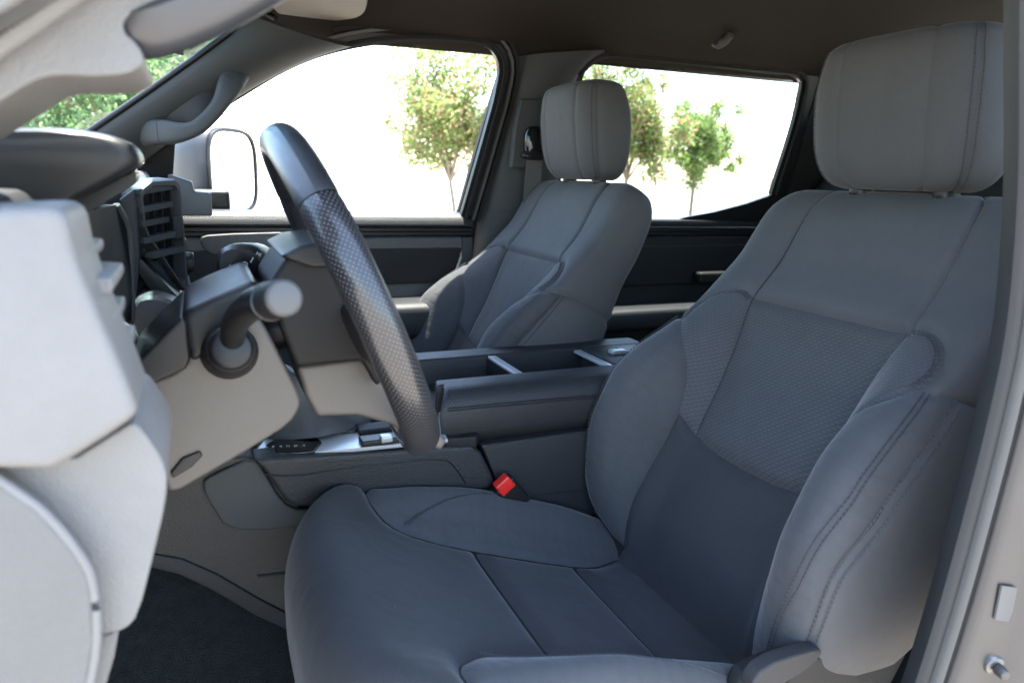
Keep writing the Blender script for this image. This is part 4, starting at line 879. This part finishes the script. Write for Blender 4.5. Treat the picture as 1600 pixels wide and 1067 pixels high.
# ------------------------------------------------------------------ steering wheel
wh = thing('steering_wheel', 'black leather steering wheel with perforated grips in front of the driver seat', 'steering wheel', (.15, .785, -.32))
WC = np.array([.153, .785, -.137]); WU = np.array([-.388, 0, .922]); WN = np.array([.9212, -.04, .3866]); WYv = np.array([.0434, 1., 0])/1.001; WR = .180
def rim(name, f0, f1, m, sc_=1.0, parent=wh, n=70, nt_=28):
    V = []; UVv = []; f_ = np.radians(np.linspace(f0, f1, n))
    for i, f in enumerate(f_):
        e = min(i, n-1-i); k = sc_*(1-.045*math.exp(-(e/.9)**2)); rd = WU*math.cos(f)+WYv*math.sin(f); c = WC+rd*WR
        for j in range(nt_+1):
            t = 2*math.pi*j/nt_; a = .0170*math.cos(t); b = .0200*math.sin(t)
            V.append(c+rd*a*k+WN*b*k); UVv.append((f*WR, t*.019))
    F = [(i*(nt_+1)+j, i*(nt_+1)+j+1, (i+1)*(nt_+1)+j+1, (i+1)*(nt_+1)+j) for i in range(n-1) for j in range(nt_)]
    return obj(name, V, F, m, parent, uv=UVv, angle=60)
rim('rim_top', -49, 49, M['wheel_leather'])
for s in (-1, 1):
    g = rim('rim_grip', s*49.4, s*150, M['perf'], 1.0)
    f_ = np.radians(np.linspace(s*52, s*148, 60)); rdv = [WU*math.cos(f)+WYv*math.sin(f) for f in f_]
    stitches('stitching', [WC+r*(WR-.0172) for r in rdv], np.array([-r for r in rdv]), M['light_plastic'], g, pitch=.006)
rim('rim_bottom', 150.4, 209.6, M['perf'])
hub = pprism('hub_cover', [(420, 444), (446, 404), (470, 392), (520, 380), (545, 400), (575, 490), (602, 590), (590, 606), (566, 562), (464, 574), (440, 515)], .715, .855, M['hub'], wh, bw=.012, seg=4)
pprism('airbag_pad', [(438, 400), (470, 384), (514, 377), (548, 398), (530, 416), (505, 419), (488, 419), (455, 408)], .705, .865, M['smooth_dark'], wh, bw=.006, seg=4)
pprism('lower_spoke', [(463, 573), (564, 560), (606, 588), (650, 632), (700, 690), (690, 706), (660, 692), (610, 664), (560, 650), (496, 652), (478, 620)], .735, .835, M['stone'], wh, bw=.008, seg=4)
for s in (-1, 1):
    a = WC+WYv*s*.05-WN*.012-WU*.02; b = WC+WYv*s*(WR-.006)-WU*.035
    sweep('side_spoke', np.linspace(a, b, 8), ell(.034, .013, 20, 3.5), M['dark_plastic'], wh, up=tuple(WN), scale=[1, .98, .93, .86, .8, .78, .8, .86])
cyl('column_shaft', WC-WN*.03, WC-WN*.11, .022, .022, M['black_plastic'], wh)

# ------------------------------------------------------------------ centre console
co = thing('centre_console', 'grey centre console with padded side, shifter, storage tray and armrest', 'centre console', (.4, 1.15, -.9))
C0, C1 = 1.05, 1.335
# lower body
pprism('console_body', [(120, 700), (220, 690), (330, 715), (395, 714), (420, 740), (470, 795), (760, 770), (930, 700), (1100, 690), (1100, 1010), (560, 1010), (440, 982), (400, 962), (330, 920), (280, 897), (230, 884), (120, 890)], 1.0563, C1, M['console_grain'], co, bw=.006)
pprism('edge_strip', [(120, 868), (228, 864), (285, 874), (340, 898), (405, 936), (448, 958), (448, 984), (400, 962), (330, 921), (280, 898), (230, 885), (120, 891)], 1.0511, 1.0710, M['trim_dark'], co, bw=.003)
pprism('panel_slot', [(402, 899), (456, 892), (456, 896), (402, 902)], 1.0537, 1.0605, M['black_plastic'], co, bw=0)
pprism('front_trim', [(312, 757), (332, 742), (398, 714), (412, 735), (440, 785), (470, 800), (560, 790), (640, 780), (640, 800), (480, 822), (390, 831), (352, 822), (340, 806)], 1.0479, 1.0710, M['pillar'], co, bw=.005, rnd=1)
pad = pprism('knee_pad', [(396, 718), (420, 716), (560, 708), (700, 698), (738, 697), (752, 706), (768, 738), (774, 754), (762, 764), (700, 772), (560, 786), (490, 793), (462, 792), (446, 783), (420, 745)], 1.0311, 1.0815, M['dark_leather'], co, bw=.010, seg=4)
sm_ = smoothline(np.array([at(a, b, y=1.0306) for a, b in ((412, 741), (450, 743), (520, 734), (600, 724), (680, 718), (700, 720), (712, 732), (728, 756))]), n=60)
sweep('seam', sm_, ell(.0012, .0012, 6), M['black_plastic'], pad)
pprism('console_rear_side', [(752, 696), (925, 672), (1060, 665), (1060, 830), (930, 820), (800, 775), (778, 756)], 1.0416, 1.0710, M['dark_leather'], co, bw=.005)
sweep('seam', np.array([at(a, b, y=1.0414) for a, b in ((826, 774), (870, 769), (920, 765), (980, 760))]), ell(.0012, .0012, 6), M['black_plastic'], co)
# shifter deck
ZD = -.425
def deck(name, px, z, h, m, parent, bw=.002, rnd=0):
    return prism(name, [at(a, b, z=z) for a, b in px], 'z', z, z-h, m, parent, bw=bw, rnd=rnd)
dk = deck('shifter_deck', [(392, 712), (405, 690), (440, 640), (520, 618), (700, 600), (760, 640), (745, 682), (680, 686), (500, 704)], ZD, .02, M['dark_plastic'], co, .003)
deck('silver_plate', [(396, 709), (412, 688), (430, 676), (560, 660), (600, 655), (680, 650), (700, 686), (600, 696), (500, 705)], ZD+.003, .006, M['silver'], dk, .001)
ind = deck('gear_indicator', [(412, 708), (416, 694), (430, 686), (496, 684), (503, 690), (490, 705), (450, 708)], ZD+.006, .006, M['black_gloss'], dk, .001)
fl3 = Matrix.Rotation(math.radians(-4), 3, 'Z')
for s, a, b in (('P', 427, 698), ('R', 439, 697.5), ('N', 450, 697), ('D', 462, 696.5), ('S', 475, 696)):
    text('gear_letter', s, at(a, b, z=ZD+.0065)+np.array([0, 0, .0004]), .008, fl3, M['white'], ind)
box('seat_heater_plate', at(600, 668, z=ZD+.006), (.09, .035, .012), M['dark_plastic'], dk, .003)
sw = box('switch_bezel', at(604, 686, z=ZD+.006), (.085, .030, .012), M['black_plastic'], dk, .003); box('rocker_switch', at(603, 684, z=ZD+.013), (.018, .018, .010), M['silver'], sw, .002)
box('deck_tray', at(600, 648, z=ZD+.01), (.16, .03, .024), M['dark_plastic'], dk, .006)
cu = at(545, 672, z=ZD+.002); cyl('cup_recess', cu+np.array([0, .0, -.004]), cu+np.array([0, 0, .007]), .020, .019, M['dark_leather'], dk, bw=.003)
# gaiter: soft folded leather boot rising to the lever
bc = at(494, 667, z=ZD+.004); R_ = []
for k in np.linspace(0, 1, 22):
    r0 = .046*(1-k)**1.15+.014; z = k*.125; c = bc+np.array([-.030*k-.05*k*k, .015*k, z]); R_.append([c+np.array([math.cos(a)*r0*(1.7-.6*k)*(1+.13*math.sin(5*a+9*k)*(1-k)), math.sin(a)*r0*.88*(1+.20*math.sin(4*a+2-7*k)*(1-k)), .006*math.sin(3*a+6*k)*(1-k)]) for a in np.linspace(0, 2*math.pi, 41)[:-1]])
bt_ = loft('shifter_boot', R_, M['boot'], co, angle=80)
cyl('shift_lever', R_[-1][0]*0+np.mean(R_[-1], 0)-np.array([0, 0, .01]), np.mean(R_[-1], 0)+np.array([-.03, .0, .05]), .011, .010, M['black_plastic'], co)
loft('shift_knob', [[np.mean(R_[-1], 0)+np.array([-.03-.01*k2, 0, .05+o])+np.array([a*k, b*k, 0]) for a, b in ell(.026, .022, 20, 2.6)] for o, k, k2 in ((0, .5, 0), (.008, .8, .2), (.03, 1, .5), (.055, .95, 1), (.064, .6, 1.2))], M['dark_leather'], co)
# armrest box: rails round an open tray
Z1 = -.352
asec = [(1.1025, -0.3497), (1.0857, -0.3497), (1.0731, -0.3528), (1.0605, -0.3612), (1.0532, -0.3727), (1.0500, -0.3864), (1.0500, -0.4221), (1.0532, -0.4326), (1.0626, -0.4452), (1.0752, -0.4536), (1.1025, -0.4567)]
afx = [0.3675, 0.3654, 0.3622, 0.3570, 0.3518, 0.3476, 0.3507, 0.3570, 0.3675, 0.3738, 0.3780]
near = loft('armrest_side', [[(fx+dx, 1.076+(a-1.076)*k, -.403+(b+.403)*k) for (a, b), fx in zip(asec, afx)] for dx, k in ((0, .90), (.002, .955), (.008, 1.0), (.10, 1.0), (.40, 1.0), (.68, 1.0))], M['dark_leather'], co, angle=55)
sm_ = smoothline(np.array([at(a, b, y=1.0492) for a, b in ((700, 640), (760, 634), (850, 626), (955, 617), (1080, 608))]), n=70)
sweep('seam', sm_+np.array([0, 0, -.0025]), ell(.0012, .0012, 6), M['black_plastic'], near); stitches('stitching', sm_+np.array([0, -.0004, .002]), np.tile((0, -1., 0), (70, 1)), M['black_plastic'], near, pitch=.0065)
x0 = at(684, 620, y=1.0500)[0]
prism('near_rail', [(x0+.012, 1.097, Z1), (1.05, 1.097, Z1), (1.05, 1.128, Z1), (x0+.02, 1.128, Z1)], 'z', Z1+.002, Z1-.12, M['dark_leather'], co, bw=.006)
prism('far_rail', [(x0+.03, 1.275, Z1), (.90, 1.275, Z1), (.90, 1.335, Z1), (x0+.03, 1.335, Z1)], 'z', Z1, Z1-.14, M['dark_leather'], co, bw=.008)
xr = at(935, 555, z=Z1)[0]
prism('rear_plate', [(xr, 1.128, Z1), (1.05, 1.128, Z1), (1.05, 1.275, Z1), (xr, 1.275, Z1)], 'z', Z1, Z1-.12, M['dark_leather'], co, bw=.006)
prism('tray_floor', [(x0+.01, 1.12, 0), (xr, 1.12, 0), (xr, 1.28, 0), (x0+.01, 1.28, 0)], 'z', Z1-.052, Z1-.10, M['dark_plastic'], co, bw=.003)
xd = at(795, 570, z=Z1)[0]
dvd = prism('tray_divider', [(xd-.012, 1.129, 0), (xd+.010, 1.129, 0), (xd+.010, 1.274, 0), (xd-.012, 1.274, 0)], 'z', Z1-.004, Z1-.052, M['black_plastic'], co, bw=.004)
prism('silver_strip', [(xd-.010, 1.131, 0), (xd+.006, 1.131, 0), (xd+.006, 1.272, 0), (xd-.010, 1.272, 0)], 'z', Z1-.002, Z1-.006, M['silver'], dvd, bw=.001)
prism('silver_strip', [(xr-.020, 1.131, 0), (xr-.004, 1.131, 0), (xr-.004, 1.272, 0), (xr-.020, 1.272, 0)], 'z', Z1-.004, Z1-.010, M['silver'], co, bw=.001)
prism('rear_tray_mat', [(xr+.07, 1.15, 0), (1.03, 1.15, 0), (1.03, 1.25, 0), (xr+.07, 1.25, 0)], 'z', Z1+.0015, Z1-.004, M['black_plastic'], co, bw=.001)
box('release_catch', at(965, 549, z=Z1+.004), (.035, .02, .008), M['silver'], co, .002)
box('console_front_catch', at(694, 660, y=1.0815), (.012, .03, .03), M['silver'], co, .002)
prism('console_core', [(x0+.03, 0, -.42), (1.05, 0, -.42), (1.05, 0, -.88), (x0-.25, 0, -.88), (x0-.25, 0, -.45)], 'y', 1.095, 1.325, M['dark_plastic'], co, bw=.004)

# ------------------------------------------------------------------ belt buckle
bk_ = thing('belt_buckle', 'black seat belt buckle with red release button beside the console', 'belt buckle', at(800, 790, y=.975))
ax = np.array(at(770, 752, y=1.02))-np.array(at(812, 800, y=1.02)); ax /= np.linalg.norm(ax); bc = np.array(at(795, 766, y=1.015)); sd_ = np.cross(ax, (0, -1., 0)); sd_ /= np.linalg.norm(sd_); dp = np.cross(ax, sd_)
def bx3(name, c, la, ls, ld, m, parent, bw=.003):
    Rm = Matrix((ax, sd_, dp)).transposed(); return box(name, c, (la, ls, ld), m, parent, bw, rot=Rm)
hs_ = bx3('buckle_housing', bc-ax*.008, .060, .040, .024, M['black_plastic'], bk_, .005)
bx3('release_button', bc+ax*.020-dp*np.sign(dp[1])*.006+sd_*0, .024, .029, .020, M['red'], bk_, .003)
bx3('buckle_stalk', bc-ax*.07-np.array([0, 0, .02]), .08, .036, .012, M['webbing'], bk_, .002)

# ------------------------------------------------------------------ trees on the verge
def leafmat(name, stops):
    m, n, b = newmat(name); L = n.links; ge = n.nodes.new('ShaderNodeNewGeometry'); cr = n.nodes.new('ShaderNodeValToRGB'); cr.color_ramp.interpolation = 'CONSTANT'
    el = cr.color_ramp.elements
    while len(el) < len(stops): el.new(.5)
    for e, (p, c) in zip(el, stops): e.position = p; e.color = (*c, 1)
    L.new(ge.outputs['Random Per Island'], cr.inputs[0]); L.new(cr.outputs[0], b.inputs['Base Color']); b.inputs['Roughness'].default_value = .55
    tr = n.nodes.new('ShaderNodeBsdfTranslucent'); L.new(cr.outputs[0], tr.inputs[0]); mx = n.nodes.new('ShaderNodeMixShader'); mx.inputs[0].default_value = .6
    o = n.nodes['Material Output']; L.new(b.outputs[0], mx.inputs[1]); L.new(tr.outputs[0], mx.inputs[2]); L.new(mx.outputs[0], o.inputs[0]); return m
M['leaf_red'] = leafmat('green and russet leaves', [(0, (0.162, 0.243, 0.068)), (.35, (0.216, 0.284, 0.081)), (.6, (0.270, 0.257, 0.108)), (.75, (0.378, 0.203, 0.135)), (.9, (0.324, 0.297, 0.149)), (.97, (.52, .48, .38))])
M['leaf_green'] = leafmat('fresh green leaves', [(0, (0.149, 0.243, 0.068)), (.4, (0.189, 0.284, 0.081)), (.7, (0.243, 0.284, 0.108)), (.92, (0.311, 0.270, 0.121)), (.97, (.52, .48, .38))])
M['leaf_dark'] = leafmat('deep green leaves', [(0, (0.108, 0.203, 0.081)), (.5, (0.162, 0.257, 0.108)), (.85, (0.216, 0.284, 0.135))])
def tree(name, label, px, py, dist, rx, rz, nleaf, m, seed, lsz=.055, trunk=.06, group='trees beyond the truck'):
    rg = np.random.default_rng(seed); d = FW+RT*(px-800)/CF-UP*(py-533.5)/CF; d = d/np.hypot(d[0], d[1]); c = d*dist
    t = thing(name, label, 'tree', (c[0], c[1], G0), group); H = c[2]-G0
    # trunks and limbs
    stems = []
    V = []; F = []
    def limb(P, r0, r1, n=7):
        k = len(V); P = np.asarray(P); T = np.gradient(P, axis=0)
        for i, p in enumerate(P):
            tt = T[i]/np.linalg.norm(T[i]); u = np.cross(tt, (1, .1, 0)); u /= np.linalg.norm(u); v = np.cross(tt, u); r = r0+(r1-r0)*i/(len(P)-1)
            V.extend([p+(u*math.cos(2*math.pi*j/n)+v*math.sin(2*math.pi*j/n))*r for j in range(n)])
        for i in range(len(P)-1):
            for j in range(n): F.append((k+i*n+j, k+i*n+(j+1) % n, k+(i+1)*n+(j+1) % n, k+(i+1)*n+j))
    base = np.array([c[0], c[1], G0]); fork = base+np.array([0, 0, max(.5, H-rz*.75)]); limb(smoothline(np.array([base, base+(fork-base)*.5+rg.normal(0, .03, 3), fork]), n=8), trunk, trunk*.75)
    tips = []
    for i in range(9):
        a = 2*math.pi*i/9+rg.uniform(-.3, .3); e = c+np.array([math.cos(a)*rx*rg.uniform(.3, .85), math.sin(a)*rx*rg.uniform(.3, .85), rz*rg.uniform(-.4, .8)])
        pth = smoothline(np.array([fork, fork+(e-fork)*.5+np.array([0, 0, .12*rz]), e]), n=8); limb(pth, trunk*.5, trunk*.10); tips += [pth[-1], pth[5], pth[4]]
        for _ in range(3):
            q = pth[rg.integers(3, 7)]; e2 = q+rg.normal(0, .20*rx, 3); limb(smoothline(np.array([q, (q+e2)/2+rg.normal(0, .05, 3), e2]), n=5), trunk*.18, trunk*.05, 5); tips.append(e2)
    obj('trunk', V, F, M['bark'], t)
    # leaf sprays around the limb tips: clumps with gaps between
    cl = []
    for p in tips: cl.append((p, rg.uniform(.16, .34)))
    for _ in range(22):
        v = rg.normal(0, 1, 3); v /= np.linalg.norm(v); cl.append((c+v*np.array([rx, rx, rz])*rg.uniform(.35, .78), rg.uniform(.16, .32)))
    LV = []; LF = []
    W_ = np.array([r**2 for _, r in cl]); W_ /= W_.sum(); ids = rg.choice(len(cl), nleaf, p=W_); jit = rg.normal(0, .5, (nleaf, 3)); dirs = rg.normal(0, 1, (nleaf, 3)); dirs /= np.linalg.norm(dirs, axis=1)[:, None]; szs = lsz*rg.uniform(.6, 1.4, nleaf)
    for i in range(nleaf):
        p0, r = cl[ids[i]]; p = p0+jit[i]*r*np.array([rx, rx, rz])*.62; n = dirs[i]; n[2] = abs(n[2])*.8+.1; u = np.cross(n, jit[i]); u /= np.linalg.norm(u)+1e-9; v = np.cross(n, u); s = szs[i]; k = len(LV)
        LV += [p-v*s*.5, p+u*s*.26, p+v*s*.5-np.array([0, 0, s*.12]), p-u*s*.26]; LF.append((k, k+1, k+2, k+3))
    obj('crown', LV, LF, m, t, smooth=False)
    return t
tree('young_tree', 'green and russet leaved tree seen through the front passenger window', 705, 165, 13, 1.75, 1.75, 20000, M['leaf_red'], 3, .075, .045)
tree('young_tree', 'russet tinged tree seen through the rear window behind the passenger headrest', 985, 190, 14, 1.35, 1.45, 16000, M['leaf_red'], 5, .075, .045)
tree('young_tree', 'small round green tree with a bare trunk seen through the rear door window', 1090, 222, 15, .95, 1.00, 13000, M['leaf_green'], 8, .07, .045)
for i, (px, py, dd, rx, rz, lab) in enumerate(((40, 150, 12, 1.5, 1.5, 'leafy tree low behind the windshield at the instrument hood'), (160, 120, 14, 1.5, 1.9, 'tall leafy tree seen through the middle of the windshield'), (285, 90, 17, 1.3, 1.6, 'dark leafy tree seen through the tinted band of the windshield'), (-90, 60, 15, 2.0, 2.4, 'broad leafy tree at the driver side of the windshield'))):
    tree('shade_tree', lab, px, py, dd, rx, rz, 12000, M['leaf_dark'], 20+i, .085, .09, 'trees ahead of the truck')
# tree reflected in the door mirror

for o in list(bpy.data.objects):
    if '_o' in o: del o['_o']
